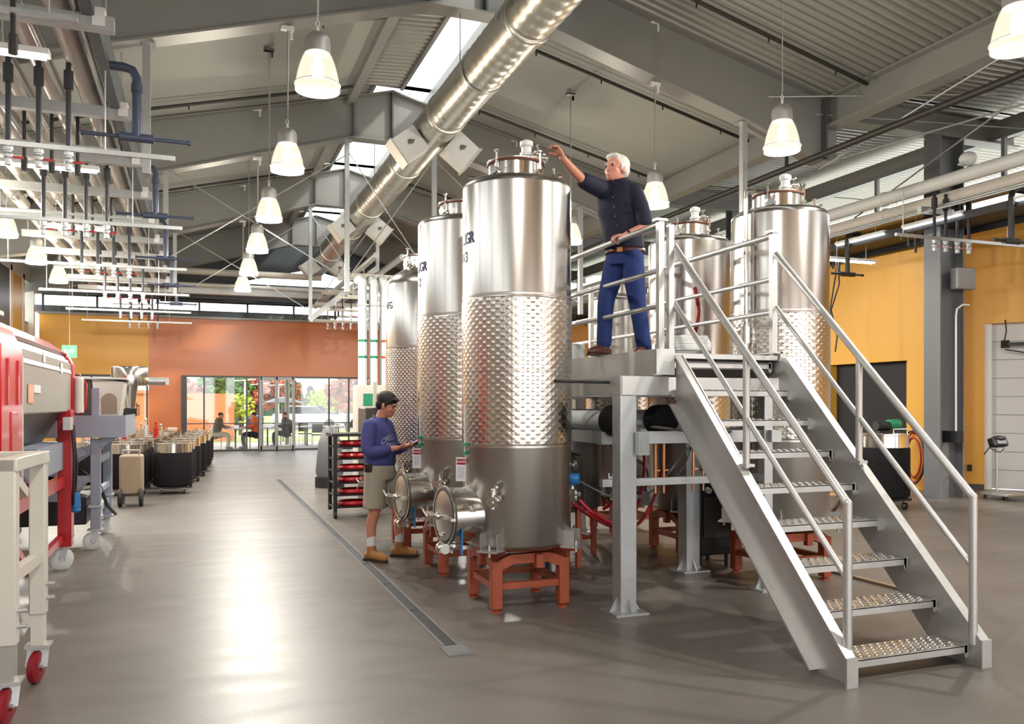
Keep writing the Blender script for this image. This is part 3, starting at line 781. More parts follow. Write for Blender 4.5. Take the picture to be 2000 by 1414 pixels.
# left overhead pipe rack ------------------------------------------------
for i, x in enumerate((-2.95, -2.6, -2.25, -1.9, -1.55, -1.2)):
    mb = MB(); mb.cyl((x, 2.5, 5.18), (x, 28, 5.18), .105, seg=20)
    y = 4.2
    while y < 28:
        mb.lathe([(.105, -.06), (.122, -.05), (.122, .05), (.105, .06)], o=(x, y, 5.18), axis=(0, 1, 0), seg=20); y += 3.9
    tag(mb.build('overhead_pipe', M['pipewarm']), 'fat cream overhead pipe in the left rack, %s one from the aisle side' % ORD[5 - i], 'pipe', 'fat cream pipes in the left overhead rack')
tag(MB().box((-.86, 15.2, 5.12), (.02, 26, .34)).box((-.9, 15.2, 5.29), (.1, 26, .02)).box((-.9, 15.2, 4.95), (.1, 26, .02)).build('rack_channel', M['beam_dark']), 'dark steel channel along the aisle side of the left pipe rack', 'channel')
for i, (x, z, r_) in enumerate(((-1.0, 5.02, .022), (-.96, 5.3, .018), (-1.04, 5.36, .016), (-1.42, 4.98, .02), (-1.75, 4.98, .02), (-2.1, 5.0, .028))):
    tag(MB().cyl((x, 2.5, z), (x, 28, z), r_, seg=8).build('conduit', M['galv']), 'thin grey conduit in the left overhead rack, %s one counted from the aisle' % ORD[i], 'conduit', 'thin conduits in the left overhead rack')
# chain-like cable festoon along the channel
ch = MB(); y = 3.0
while y < 24:
    ch.tube([(-.98 + .02 * math.cos(q), y + .055 * math.sin(q), 5.2) for q in [k * PI / 4 for k in range(8)]], .007, seg=5, closed=True); 
    ch.tube([(-.98, y + .085 + .045 * math.sin(q), 5.2 + .02 * math.cos(q)) for q in [k * PI / 4 for k in range(8)]], .007, seg=5, closed=True); y += .17
tag(ch.build('chain', M['galv']), 'grey chain strung along the left overhead rack', 'chain')

def ladder_arm(y, lab):
    t = thing('rack_crossbeam', lab, 'crossbeam', (0, y, 4.9), group='crossbeams of the left pipe rack')
    MB().box((-1.95, 0, 0), (2.5, .1, .12)).build('beam_bar', M['galv'], t)
    MB().box((-.82, 0, .04), (.1, .14, .16)).build('end_bracket', M['white'], t)
    h = MB()
    for x in (-3.1, -1.0): h.cyl((x, 0, 0), (x, 0, deck_z(x) - 4.9 - .1), .012, seg=6)
    h.each('hanger_rod', M['galv'], t)
for i, y in enumerate((5.6, 8.0, 10.4, 12.4, 14.3, 16.3, 18.2, 20.1, 22.1, 24.0, 26.0)):
    ladder_arm(y, 'grey crossbeam carrying the left overhead pipes, %s one from the camera' % ORD[i])

def valve(mb_body, mb_handle, x, y, z, s=1.0):
    mb_body.cyl((x, y, z + .06 * s), (x, y, z - .06 * s), .03 * s, seg=10)
    mb_body.ball((x, y, z), (.045 * s, .04 * s, .05 * s), seg=10, rings=6)
    mb_body.cyl((x, y, z + .10 * s), (x, y, z + .05 * s), .042 * s, seg=8).cyl((x, y, z - .05 * s), (x, y, z - .09 * s), .034 * s, seg=8)
    mb_handle.box((x + .07 * s, y, z - .01), (.12 * s, .018, .022))

def drop_station(y, lab, x0=-3.3, x1=-.24, zb=4.12, xs=(-1.22, -1.48, -1.74, -2.0), bright=False, pipe='darkdrop', group='utility drop bars under the left rack', y2=None):
    t = thing('utility_drop_bar', lab, 'utility bar', (0, y, 0), group=group)
    MB().box(((x0 + x1) / 2, 0, zb), (x1 - x0, .042, .042)).box(((x0 + x1) / 2, -.0, zb + .024), (x1 - x0, .03, .008)).build('strut_bar', M['galv'], t)
    h = MB()
    for x in (x0 + .15, x1 - .65): h.cyl((x, 0, zb), (x, 0, 4.95), .008, seg=6)
    h.each('hanger_rod', M['galv'], t)
    for x in xs:
        p = MB().cyl((x, .03, 4.98), (x, .03, zb - .02), .026, seg=8).cyl((x, .03, 4.9), (x, .03, 4.72), .045, seg=10).build('drop_pipe', M[pipe], t)
        vb, vh = MB(), MB(); valve(vb, vh, x, .03, zb - .11)
        vb.build('valve', M['galv'], p); vh.build('valve_handle', M['red'], p)
for i, y in enumerate((5.4, 9.2, 12.8, 16.7, 20.6, 24.5, 27.6)):
    drop_station(y, 'strut bar with four valve drops under the left rack, %s from the camera' % ORD[i])
for i, y in enumerate((7.3, 10.9, 14.8, 18.7, 22.6)):
    t = thing('utility_drop_bar', 'plain short strut bar under the left rack, %s from the camera' % ORD[i], 'utility bar', (0, y, 0), group='plain strut bars under the left rack')
    MB().box((-2.0, 0, 4.62), (2.2, .04, .04)).build('strut_bar', M['galv'], t)
    h = MB()
    for x in (-2.9, -1.1): h.cyl((x, 0, 4.62), (x, 0, 5.0), .008, seg=6)
    h.each('hanger_rod', M['galv'], t)
    for x in (-1.35, -1.62, -1.9): MB().cyl((x, .03, 5.0), (x, .03, 4.35), .02, seg=8).cyl((x, .03, 4.45), (x, .03, 4.3), .035, seg=8).build('drop_pipe', M['blackpipe'], t)

def strip_light(loc, length, axis, lab, m='fluor', drop=.56, grp='lit fluorescent strips under the overhead racks'):
    t = thing('strip_light', lab, 'strip light', loc, 0 if axis == 'x' else R(90), group=grp)
    MB().box((0, 0, .035), (length, .13, .05)).build('fixture_body', M['white'], t)
    MB().cyl((-length / 2 + .03, .035, 0), (length / 2 - .03, .035, 0), .014, seg=8).cyl((-length / 2 + .03, -.035, 0), (length / 2 - .03, -.035, 0), .014, seg=8).build('tube', M[m], t)
    MB().cyl((-min(length / 3, .35), 0, .05), (-min(length / 3, .35), 0, drop), .006, seg=5).cyl((min(length / 3, .35), 0, .05), (min(length / 3, .35), 0, drop), .006, seg=5).each('hanger_wire', M['galv'], t)
for i, (y, xa, xb) in enumerate(((4.2, -2.6, -1.2), (8.0, -2.6, -1.2), (11.7, -2.25 - .35, -1.2), (15.6, -2.425, -1.375), (19.5, -2.425, -1.375), (23.4, -2.425, -1.375), (27.2, -2.425, -1.375))):
    strip_light(((xa + xb) / 2, y, 4.55), xb - xa, 'x', 'lit warm strip light across the left overhead rack, %s one from the camera' % ORD[i])

def tee_drop(x, y, lab, ztop=5.0, zb=4.3, half=.5, m='bluepipe', xside=-.95):
    t = thing('tee_drop_pipe', lab, 'pipe', (x, y, 0), group='exhaust pipes ending in tee bars')
    dx = xside - x
    MB().tube([(dx, 0, ztop), (dx * .35, 0, ztop), (dx * .12, 0, ztop - .02), (0, 0, ztop - .1), (0, 0, ztop - .2), (0, 0, zb)], .045, seg=14).lathe([(.045, -.04), (.055, -.04), (.055, .04), (.045, .04)], o=(0, 0, ztop - .2), seg=14).build('drop_pipe', M[m], t)
    MB().cyl((-half, 0, zb), (half, 0, zb), .02, seg=10).cyl((-.16, 0, zb), (.16, 0, zb), .045, seg=12).cyl((half - .02, 0, zb), (half + .01, 0, zb), .028, seg=10).cyl((-half - .01, 0, zb), (-half + .02, 0, zb), .028, seg=10).build('tee_bar', M[m], t)
for i, y in enumerate((9.2, 12.9, 16.6, 20.3, 24.0)):
    tee_drop(-.6, y, 'slate blue drop pipe with tee bar beside the left rack, %s from the camera' % ORD[i])
for i, y in enumerate((8.94, 12.28, 16.0)):
    tee_drop(11.3, y, 'black drop pipe with tee bar under the right wall rack, %s from the camera' % ORD[i], 4.8, 4.03, .36, 'blackpipe', 11.6)

# right wall rack
for nm, x, z, r_, m, lab in (('overhead_pipe', 11.3, 5.22, .11, 'white', 'fat pale pipe on top of the right wall rack'), ('overhead_pipe', 11.35, 4.93, .12, 'cream', 'fat cream pipe just below the pale one on the right wall rack'), ('conduit', 11.0, 4.72, .02, 'galv', 'thin grey conduit along the edge of the right wall rack'), ('conduit', 11.1, 4.78, .025, 'galv', 'grey conduit along the right wall rack above the strip lights')):
    mb = MB().cyl((x, 3, z), (x, 29, z), r_, seg=20)
    if r_ > .1:
        for y in (5, 8.2, 11.4, 14.6, 17.8, 21): mb.lathe([(r_, -.05), (r_ + .015, -.04), (r_ + .015, .04), (r_, .05)], o=(x, y, z), axis=(0, 1, 0), seg=20)
    tag(mb.build(nm, M[m]), lab, 'pipe' if r_ > .1 else 'conduit')
t = thing('cable_tray', 'wide black tray under the pipes of the right wall rack', 'tray', (11.9, 16, 4.6))
MB().box((0, 0, .05), (1.1, 26, .03)).box((-.55, 0, 0), (.03, 26, .12)).box((.55, 0, 0), (.03, 26, .12)).build('tray_body', M['black'], t)
b = MB()
for y in range(-12, 13, 3): b.box((-.15, y + .3, .17), (1.6, .08, .1))
b.each('tray_bracket', M['galv'], t)
b = MB()
for i in range(60): b.cyl((-.4 + (i % 6) * .16, -12 + (i // 6) * 2.4, .08), (-.4 + (i % 6) * .16, -12 + (i // 6) * 2.4, -.12 - .1 * (i % 3)), .022, seg=6)
b.build('pipe_stubs', M['blackpipe'], t)['kind'] = 'stuff'
for i, (x, y) in enumerate(((11.35, 8.3), (11.35, 10.4), (11.35, 12.0), (11.35, 13.6), (11.35, 17.0), (11.35, 21.0))):
    strip_light((x, y, 4.62), 1.2, 'y', 'lit cool strip light under the right wall rack, %s one from the camera' % ORD[i], 'fluor_cool', drop=.24)
strip_light((11.6, 12.5, 4.32), 1.1, 'x', 'lit warm strip light under the right wall rack beside the big tank')
drop_station(10.0, 'light strut bar with four valve drops on the right wall rack', 10.15, 13.2, 4.25, (10.98, 11.22, 11.47, 11.72), pipe='blackpipe', group='utility drop bars by the right wall')
tag(MB().tube([(11.3, 12.6, 4.5), (11.32, 12.6, 4.1), (11.2, 12.6, 3.5), (11.15, 12.6, 2.9), (11.12, 12.6, 2.6)], .014).tube([(11.35, 12.6, 4.5), (11.4, 12.6, 3.9), (11.25, 12.65, 3.4), (11.35, 12.6, 2.9), (11.3, 12.6, 2.6)], .014).build('hanging_cable', M['black']), 'pair of black cables hanging beside the big right tank', 'cable')

# middle rack far beyond the tanks
for i, (y, z) in enumerate(((20.0, 4.2), (21.5, 4.35), (23.0, 4.2), (24.5, 4.35), (26.0, 4.2), (27.5, 4.3))):
    t = thing('utility_drop_bar', 'utility bar with dangling valves beyond the tanks, %s from the camera' % ORD[i], 'utility bar', (0, y, 0), group='utility bars of the middle rack')
    MB().box((4.6, 0, z), (2.6, .05, .05)).box((4.6, 0, z + .5), (2.6, .08, .1)).build('strut_bar', M['cream'], t)
    for x in (3.9, 4.15, 4.4, 4.65, 4.95, 5.25):
        p = MB().cyl((x, 0, z + .5), (x, 0, z - .1), .02, seg=6).build('drop_pipe', M['blackpipe'], t); vb, vh = MB(), MB(); valve(vb, vh, x, 0, z - .15)
        vb.build('valve', M['galv'], p); vh.build('valve_handle', M['red'], p)
    h = MB()
    for x in (3.7, 5.5): h.cyl((x, 0, z), (x, 0, 4.93), .008, seg=6)
    h.each('hanger_rod', M['galv'], t)
    strip_light((4.6, y + .5, z + .12), 1.1, 'x', 'lit warm strip light in the middle rack, %s one from the camera' % ORD[i])
for i, x in enumerate((3.7, 4.3, 4.9, 5.5)):
    tag(MB().cyl((x, 18.5, 4.95), (x, 29, 4.95), .07, seg=14).build('overhead_pipe', M['galv']), 'grey pipe of the middle rack, %s one from its aisle side' % ORD[i], 'pipe', 'grey pipes of the middle rack')

# crosswise pipes high on the far end
for nm, z, y, r_, m, lab in (('overhead_pipe', 5.62, 26.8, .1, 'cream', 'uppermost cream pipe crossing the hall before the far wall'), ('overhead_pipe', 5.3, 27.4, .06, 'white', 'slim white pipe crossing the hall before the far wall'), ('overhead_pipe', 4.95, 28.6, .07, 'black', 'black pipe crossing the hall in front of the far window strip')):
    tag(MB().cyl((-1.2, y, z), (3.6 if r_ > .065 else 6.5, y, z), r_, seg=16).build(nm, M[m]), lab, 'pipe')
tag(MB().box((1.3, 28.0, 5.2), (5.0, .25, .22)).build('cable_tray', M['galv']), 'grey tray crossing the hall in front of the far wall', 'tray')
tag(MB().bar((2.72, 22.6, 3.85), (4.55, 22.6, 5.35), .1, .14).build('sloping_brace', M['galv']), 'sloping grey channel rising from the hanging posts toward the tanks', 'brace')
# ================================================================ TANKS
RT = .44
def arc(p0, r, a0, a1, n=6):
    return [(p0[0] + r * math.cos(R(a0 + (a1 - a0) * i / n)), p0[1] + r * math.sin(R(a0 + (a1 - a0) * i / n))) for i in range(n + 1)]

def clamp_set(mb, c, s=1.0, d=(1, 0, 0)):
    "small sanitary clamp with wing nut"
    c = Vector(c); d = Vector(d).normalized()
    mb.cyl(c - d * .05 * s, c + d * .06 * s, .02 * s, seg=10).cyl(c - d * .008 * s, c + d * .008 * s, .036 * s, seg=14).cyl(c + d * .05 * s, c + d * .075 * s, .034 * s, seg=14)
    mb.cyl(c + Vector((0, 0, .03 * s)), c + Vector((0, 0, .085 * s)), .006 * s, seg=6).box(c + Vector((0, 0, .085 * s)), (.012 * s, .05 * s, .014 * s))

def make_tank(cx, cy, label, zb=.50, zj0=1.31, zj1=2.41, zt=3.39, manway=R(186), cone=False, jack='jacket', door=True, lines=None, lcol='txtblue', sign=True, pipe_front=False, rad=RT, valve_side=R(-20)):
    t = thing('wine_tank', label, 'tank', (cx, cy, 0), group='tall dimple jacketed steel tanks')
    k = rad / .44
    # lower shell with dished bottom
    MB().lathe([(0, zb - .07), (.25 * k, zb - .055), (.38 * k, zb - .03), (rad - .01, zb), (rad, zb + .02), (rad, zj0 - .012), (rad + .004, zj0), (0, zj0)], seg=96).build('lower_shell', M['steel'], t)
    MB().lathe([(rad - .01, zj0 - .03), (rad + .006, zj0 - .012), (rad + .007, zj0 + .02), (rad + .007, zj1 - .02), (rad + .006, zj1 + .012), (rad - .01, zj1 + .03)], seg=96).build('cooling_jacket', M[jack], t)
    sh = [(rad + .002, zj1 + .0)]
    if not cone:
        sh += [(rad, zj1 + .02), (rad, zt - .07)] + arc((rad - .06, zt - .07), .06, 0, 80, 6) + [(.22 * k, zt + .035), (0, zt + .04)]
    else:
        sh += [(rad, zj1 + .02), (rad, zt - .18), (rad - .01, zt - .14), (rad - .05, zt - .08), (.27, zt), (.24, zt + .015), (0, zt + .02)]
    MB().lathe(sh, seg=96).build('upper_shell', M['steel_up'], t)
    b = MB()
    for z in (zj0 - .035, zj1 + .04): b.lathe([(rad - .002, -.012), (rad + .004, -.008), (rad + .004, .008), (rad - .002, .012)], o=(0, 0, z), seg=96)
    b.lathe([(rad + .005, -.006), (rad + .0095, -.003), (rad + .0095, .003), (rad + .005, .006)], o=(0, 0, (zj0 + zj1) / 2), seg=96)
    b.each('weld_band', M['steel'], t)
    # top collar with hinged lid
    nr = .225; off = Vector((-.0, 0.02, 0)) if not cone else Vector((-.02, 0, 0)); z0 = zt - .02; z1 = zt + .145
    MB().lathe([(nr, z0), (nr, z1), (nr - .02, z1), (nr - .02, z0)], o=off, seg=64).build('top_collar', M['bright'], t)
    MB().lathe([(nr - .03, z1 - .001), (nr + .012, z1 - .001), (nr + .016, z1 + .008), (nr + .012, z1 + .018), (nr - .03, z1 + .018)], o=off, seg=64).build('lid_gasket', M['gasket'] if not cone else M['steel'], t)
    lid = MB().lathe([(nr + .01, z1 + .018), (nr + .012, z1 + .026), (nr - .03, z1 + .034), (0, z1 + .06), ], o=off, seg=64).build('lid', M['bright'], t)
    for a in (R(-150), R(-60), R(30), R(120)):
        n = Vector((math.cos(a), math.sin(a), 0)); p = off + n * (nr + .02); lc = MB()
        lc.cyl(p + Vector((0, 0, z1 - .07)), p + Vector((0, 0, z1 + .07)), .009, seg=8).ball(p + Vector((0, 0, z1 + .08)), (.022, .022, .015), seg=8, rings=5).box(p + Vector((0, 0, z1 - .07)), (.03, .03, .02)).build('lid_clamp', M['bright'], lid)
    lc = MB().tube([off + Vector((.1, -.2, z1 - .1)), off + Vector((.16, -.14, z1 + .02)), off + Vector((.17, -.1, z1 + .12)), off + Vector((.17, 0, z1 + .14)), off + Vector((.1, .06, z1 + .05))], .011, seg=8)
    lc.build('lid_handle', M['bright'], lid)
    # breather valve on the lid
    vx = off + Vector((.10, .02, 0))
    v = MB().cyl(vx + Vector((0, 0, z1 + .02)), vx + Vector((0, 0, z1 + .1)), .045, seg=20).lathe([(.047, .095), (.056, .105), (.056, .125), (.042, .13), (.042, .175), (.054, .185), (.054, .22), (.03, .235), (0, .235)], o=vx + Vector((0, 0, z1)), seg=20).build('breather_valve', M['white'], t)
    sm = MB(); clamp_set(sm, vx + Vector((.10, .0, z1 + .11)), 1.1, (1, .1, 0)); sm.build('valve_arm', M['bright'], v)
    # small fittings round the shoulder
    for a in (R(-140), R(-35)):
        n = Vector((math.cos(a), math.sin(a), 0)); f = MB(); clamp_set(f, n * (rad * .70) + Vector((0, 0, zt + .03)), .9, n)
        f.build('shoulder_fitting', M['bright'], t)
    # side manway
    if door:
        u = Vector((math.cos(manway), math.sin(manway), 0)); L = rad + .20; z = .735; c = Vector((0, 0, z)); mr = .215
        d = MB().lathe([(mr, rad * .62), (mr, L - .03), (mr + .014, L - .025), (mr + .014, L), (mr - .015, L), (mr - .015, rad * .62)], o=c, axis=u, seg=56).build('side_manway', M['bright'], t)
        MB().lathe([(mr + .016, L - .022), (mr + .02, L - .012), (mr + .016, L - .002), (mr - .02, L + .004), (mr - .02, L - .02)], o=c, axis=u, seg=56).build('door_gasket', M['greydark'], d)
        dp = MB().lathe([(mr - .012, L - .004), (mr - .03, L + .003), (mr * .5, L + .016), (0, L + .022)], o=c, axis=u, seg=56).build('manway_door', M['steel'], d)
        side = Vector((-u.y, u.x, 0)); h = MB(); hc = c + u * (L + .03)
        h.bar(hc - side * (mr + .05), hc + side * (mr + .06), .035, .022)
        h.cyl(hc, hc + u * .1, .014, seg=10).ball(hc + u * .02, .03, seg=10, rings=6)
        for a in (R(20), R(140), R(260)):
            q = side * math.cos(a) + Vector((0, 0, math.sin(a))); h.tube([hc + u * .1, hc + u * .115 + q * .05, hc + u * .12 + q * .085], .008, seg=6)
        h.cyl(hc - side * (mr + .05) - Vector((0, 0, .05)), hc - side * (mr + .05) + Vector((0, 0, .05)), .012, seg=8)
        h.build('door_clamp', M['bright'], dp)
        vb = MB(); q = c + u * (rad + .13) - Vector((0, 0, mr + .03))
        clamp_set(vb, q, 1.3, u); clamp_set(vb, q + u * .09, 1.2, side); vb.cyl(q + Vector((0, 0, -.05)), q + Vector((0, 0, .05)), .02, seg=10)
        vb.build('drain_valve', M['bright'], t)
        q2 = c + u * (rad + .02) - side * -.0 + Vector((0, 0, 0))
        tg = c + u * (rad + .13) + side * (mr * .75) - Vector((0, 0, mr * .55))
        MB().bar(tg + Vector((0, 0, .03)) + side * .03, tg + Vector((.0, 0, -.16)) + side * .03, .05, .006).build('blue_tag', M['blue'], t)
    # sampling valve + racking valve
    for a, z in ((manway + R(44), .87),):
        n = Vector((math.cos(a), math.sin(a), 0)); s_ = MB(); clamp_set(s_, n * (rad + .05) + Vector((0, 0, z)), 1.25, n); clamp_set(s_, n * (rad + .11) + Vector((0, 0, z)), 1.1, (0, 0, 1)); s_.build('sample_valve', M['bright'], t)
    # lugs that rest on the stand
    for a in (R(-135), R(-45), R(45), R(135)):
        n = Vector((math.cos(a), math.sin(a), 0)); s_ = Vector((-n.y, n.x, 0)); p = n * (rad - .02)
        l = MB().box(p + Vector((0, 0, zb - .015)) + n * .06, (.15, .17, .012), Matrix((n, s_, (0, 0, 1))).transposed())
        for q in (-.07, .07): l.box(p + s_ * q + n * .04 + Vector((0, 0, zb + .05)), (.12, .01, .13), Matrix((n, s_, (0, 0, 1))).transposed())
        l.cyl(p + n * .09 + Vector((0, 0, zb - .06)), p + n * .09 + Vector((0, 0, zb + .03)), .012, seg=8)
        l.build('mounting_lug', M['alu'], t)
    a0 = math.atan2(-cy, -cx)
    if sign:
        sa = a0 - R(66)
        sn = Vector((math.cos(a0 - R(18)), math.sin(a0 - R(18)), 0)); sx = Vector((-sn.y, sn.x, 0))
        sc_ = Vector((math.cos(sa - R(4)), math.sin(sa - R(4)), 0)) * (rad + .03); BM = Matrix((sx, sn * -1, (0, 0, 1))).transposed()
        sgo = MB().box(sc_ + Vector((0, 0, 1.085)), (.09, .003, .19), BM).build('warning_sign', M['paper'], t)
        MB().box(sc_ + sn * .0022 + Vector((0, 0, 1.145)), (.074, .002, .045), BM).build('red_header', M['signred'], sgo)
        Tm = Matrix.Translation(sc_ + sn * .0042 + Vector((0, 0, 1.145))) @ Matrix((sx, (0, 0, 1), sn)).transposed().to_4x4()
        text_flat('DANGER', .022, Tm, M['paper'], 'header_lettering', sgo, .85, .0004)
        for k_, z in enumerate((1.10, 1.085, 1.07, 1.055, 1.04, 1.025)):
            MB().box(sc_ + sn * .0022 + sx * (-.003 * (k_ % 3)) + Vector((0, 0, z)), (.062 - .006 * (k_ % 3), .001, .005), BM).build('small_print', M['txtgrey'], sgo)
        ct = MB().tube([Vector(((rad + .008) * math.cos(sa - .02), (rad + .008) * math.sin(sa - .02), z_)) for z_ in (1.2, 1.24, 1.29, 1.34, 1.6)], .006, seg=6).build('sight_tube', M['white'], t)
        gg = MB(); a = sa + .03
        gg.box(((rad + .012) * math.cos(a), (rad + .012) * math.sin(a), 1.285), (.05, .05, .022)).box(((rad + .012) * math.cos(sa), (rad + .012) * math.sin(sa), 1.215), (.03, .03, .03)); gg.build('green_clip', M['glue'], ct)
    if lines:
        for txt, z, sz, ang, wd in lines:
            text_wrapped(txt, sz, rad + .003, a0 + ang, z, M[lcol], 'tank_lettering', t, wd, .0035)
    if pipe_front:
        a = a0 - R(36); n = Vector((math.cos(a), math.sin(a), 0)); p = n * (rad + .05)
        MB().cyl(p + Vector((0, 0, .9)), p + Vector((0, 0, zt + .06)), .02, seg=12).lathe([(.02, -.02), (.045, -.015), (.045, .015), (.02, .02)], o=p + Vector((0, 0, zt - .33)), seg=16).cyl(p + Vector((0, 0, 2.15)), p + Vector((0, 0, 2.3)), .04, seg=12).tube([p + Vector((0, 0, zt + .04)), p + Vector((0, 0, zt + .12)), p - n * .12 + Vector((0, 0, zt + .15))], .02, seg=10).build('riser_pipe', M['bright'], t)
    return t

def make_stand(cx, cy, label, h=.425, s=.56, zb=.50):
    t = thing('tank_stand', label, 'stand', (cx, cy, 0), group='red oxide painted tank stands')
    a = s / 2; w_ = .085
    for sx in (-1, 1):
        for sy in (-1, 1):
            l = MB().box((sx * a, sy * a, .03 + (h - .06) / 2), (w_, w_, h - .06)).build('leg', M['redoxide'], t, bevel=.006)
            MB().lathe([(0, 0), (.045, 0), (.045, .012), (.02, .018), (.016, .04), (0, .04)], o=(sx * a, sy * a, 0), seg=16).build('levelling_foot', M['redoxide'], l)
    for sx in (-1, 1):
        MB().box((sx * a, 0, .2), (.05, s - w_, .05)).build('lower_rail', M['redoxide'], t)
        MB().box((0, sx * a, .2), (s - w_, .05, .05)).build('lower_rail', M['redoxide'], t)
    # top ring: chamfered corners rise into the beams
    for k in range(4):
        m = Matrix.Rotation(k * PI / 2, 3, 'Z')
        b = MB()
        for sx in (-1, 1): b.bar(m @ Vector((sx * (a - .0), -a, h - .07)), m @ Vector((sx * (a - .13), -a, h - .02)), .075, .08)
        b.bar(m @ Vector((-(a - .12), -a, h - .02)), m @ Vector(((a - .12), -a, h - .02)), .07, .075)
        b.box(m @ Vector((.06, -a - .04, h - .04)), (.06, .06, .11), m)
        b.build('top_beam', M['redoxide'], t, bevel=.004)
    return t

L1_ = [('LUGR', 2.905, .125, R(-66), .82), ('NV 3', 2.76, .115, R(-74), .82)]
L2_ = [('LUGR', 2.905, .125, R(-68), .82), ('NV 2', 2.76, .115, R(-78), .82)]
L3_ = [('NFG', 2.70, .11, R(-66), .8), ('1', 2.55, .11, R(-78), .9)]
make_tank(2.41, 6.30, 'tall steel tank nearest the camera, lettered LUGR 3, with dimpled jacket', lines=L1_)
make_tank(2.41, 7.77, 'tall steel tank directly behind the nearest one, lettered 2', lines=L2_, pipe_front=False)
make_tank(2.41, 9.24, 'shorter steel tank with a conical top, lettered NFG, third in the left row', zt=3.12, zj0=.98, zj1=2.2, cone=True, jack='jacket_fine', lines=L3_, lcol='txtdark', sign=False)
make_tank(5.07, 6.38, 'tall steel tank right of the stair landing with a riser pipe on its face', zj1=2.4, manway=R(15), pipe_front=True, sign=False)
make_tank(5.02, 7.83, 'steel tank behind the handrail, between the man and the right hand tank', zj1=2.05, zt=3.4, manway=R(-110), sign=False)
make_tank(5.02, 9.35, 'shorter steel tank seen between the legs of the man on the platform', zj1=2.0, zt=2.95, manway=R(-110), sign=False)
for (x, y, lab) in ((2.41, 6.30, 'red oxide four legged stand under the nearest tank'), (2.41, 7.77, 'red oxide stand under the second tank of the left row'), (2.41, 9.24, 'red oxide stand under the conical topped tank'), (5.07, 6.38, 'red oxide stand under the large tank behind the stairs'), (5.02, 7.83, 'red oxide stand under the middle tank of the right row'), (5.02, 9.35, 'red oxide stand under the rear tank of the right row')):
    make_stand(x, y, lab)

# level transmitter, hoses and probes between tank and platform
t = thing('level_transmitter', 'blue headed level transmitter on the right side of the nearest tank', 'sensor', (2.86, 6.2, 0))
MB().cyl((.0, -.0, .82), (.0, 0, .94), .016, seg=10).box((0, 0, .86), (.06, .05, .1)).cyl((-.1, 0, .86), (.02, 0, .86), .02, seg=10).build('stem', M['bright'], t)
MB().lathe([(0, -.06), (.045, -.06), (.048, -.05), (.048, .05), (.045, .06), (0, .06)], o=(0, 0, .99), axis=(.8, -.6, 0), seg=24).cyl((0, 0, .93), (0, 0, .96), .02, seg=10).box((-.02, .03, .99), (.07, .07, .05)).build('transmitter_head', M['blue'], t)
clv = MB(); clamp_set(clv, (-.05, 0, .86), 1.4); clamp_set(clv, (-.06, 0, 1.1), 1.2); clv.build('clamp', M['bright'], t)
def hose(name, pts, r, m, lab, cat='hose', n=8):
    P = [Vector(p) for p in pts]; Q = []
    for i in range(len(P) - 1):
        p0 = P[max(i - 1, 0)]; p1 = P[i]; p2 = P[i + 1]; p3 = P[min(i + 2, len(P) - 1)]
        for k in range(n):
            t_ = k / n; Q.append(.5 * ((2 * p1) + (p2 - p0) * t_ + (2 * p0 - 5 * p1 + 4 * p2 - p3) * t_ * t_ + (3 * p1 - p0 - 3 * p2 + p3) * t_ ** 3))
    Q.append(P[-1])
    return tag(MB().tube(Q, r, seg=10).build(name, M[m]), lab, cat)
hose('hose', [(2.83, 6.0, .84), (2.95, 5.95, .72), (3.3, 6.1, .58), (3.7, 6.5, .6), (4.2, 7.1, .82), (4.45, 7.4, 1.1)], .017, 'redhose', 'red hose sagging from the nearest tank under the platform')
hose('hose', [(2.83, 6.12, .8), (3.0, 6.1, .68), (3.35, 6.3, .56), (3.8, 6.8, .66), (4.1, 7.2, .95), (4.2, 7.4, 1.25)], .017, 'redhose', 'second red hose sagging just behind the first under the platform')
hose('hose', [(3.75, 7.0, 1.25), (3.7, 6.9, .95), (3.55, 6.8, .72), (3.4, 6.7, .66)], .015, 'redhose', 'short red hose hanging from the copper pipes')
hose('cable', [(2.9, 6.2, .98), (3.05, 6.0, .88), (3.25, 6.0, .82), (3.6, 6.2, .86), (3.95, 6.5, .98), (4.2, 6.6, 1.2)], .008, 'chain', 'grey cable drooping from the blue transmitter to the rack', 'cable')
hose('cable', [(3.1, 6.0, 1.3), (3.3, 6.1, .95), (3.5, 6.3, .8), (4.1, 6.6, .95), (4.5, 6.9, 1.3)], .008, 'chain', 'thin grey cable looping under the pipe rack', 'cable')
hose('cable', [(3.45, 5.95, 1.42), (3.65, 5.7, 1.39), (3.9, 5.75, 1.38), (4.15, 5.9, 1.37), (4.4, 6.1, 1.36)], .012, 'chain', 'grey cable lying along the pipe rack beam', 'cable')
hose('rod', [(2.57, 5.88, 1.78), (2.9, 5.83, 1.775), (3.2, 5.78, 1.77)], .012, 'black', 'thin black rod reaching from the nearest tank to the platform', 'rod')
hose('hose', [(4.55, 7.0, 2.75), (4.56, 6.95, 2.5), (4.45, 6.9, 2.2), (4.3, 6.9, 2.05)], .02, 'redhose', 'short red hose hanging above the landing by the middle tank')

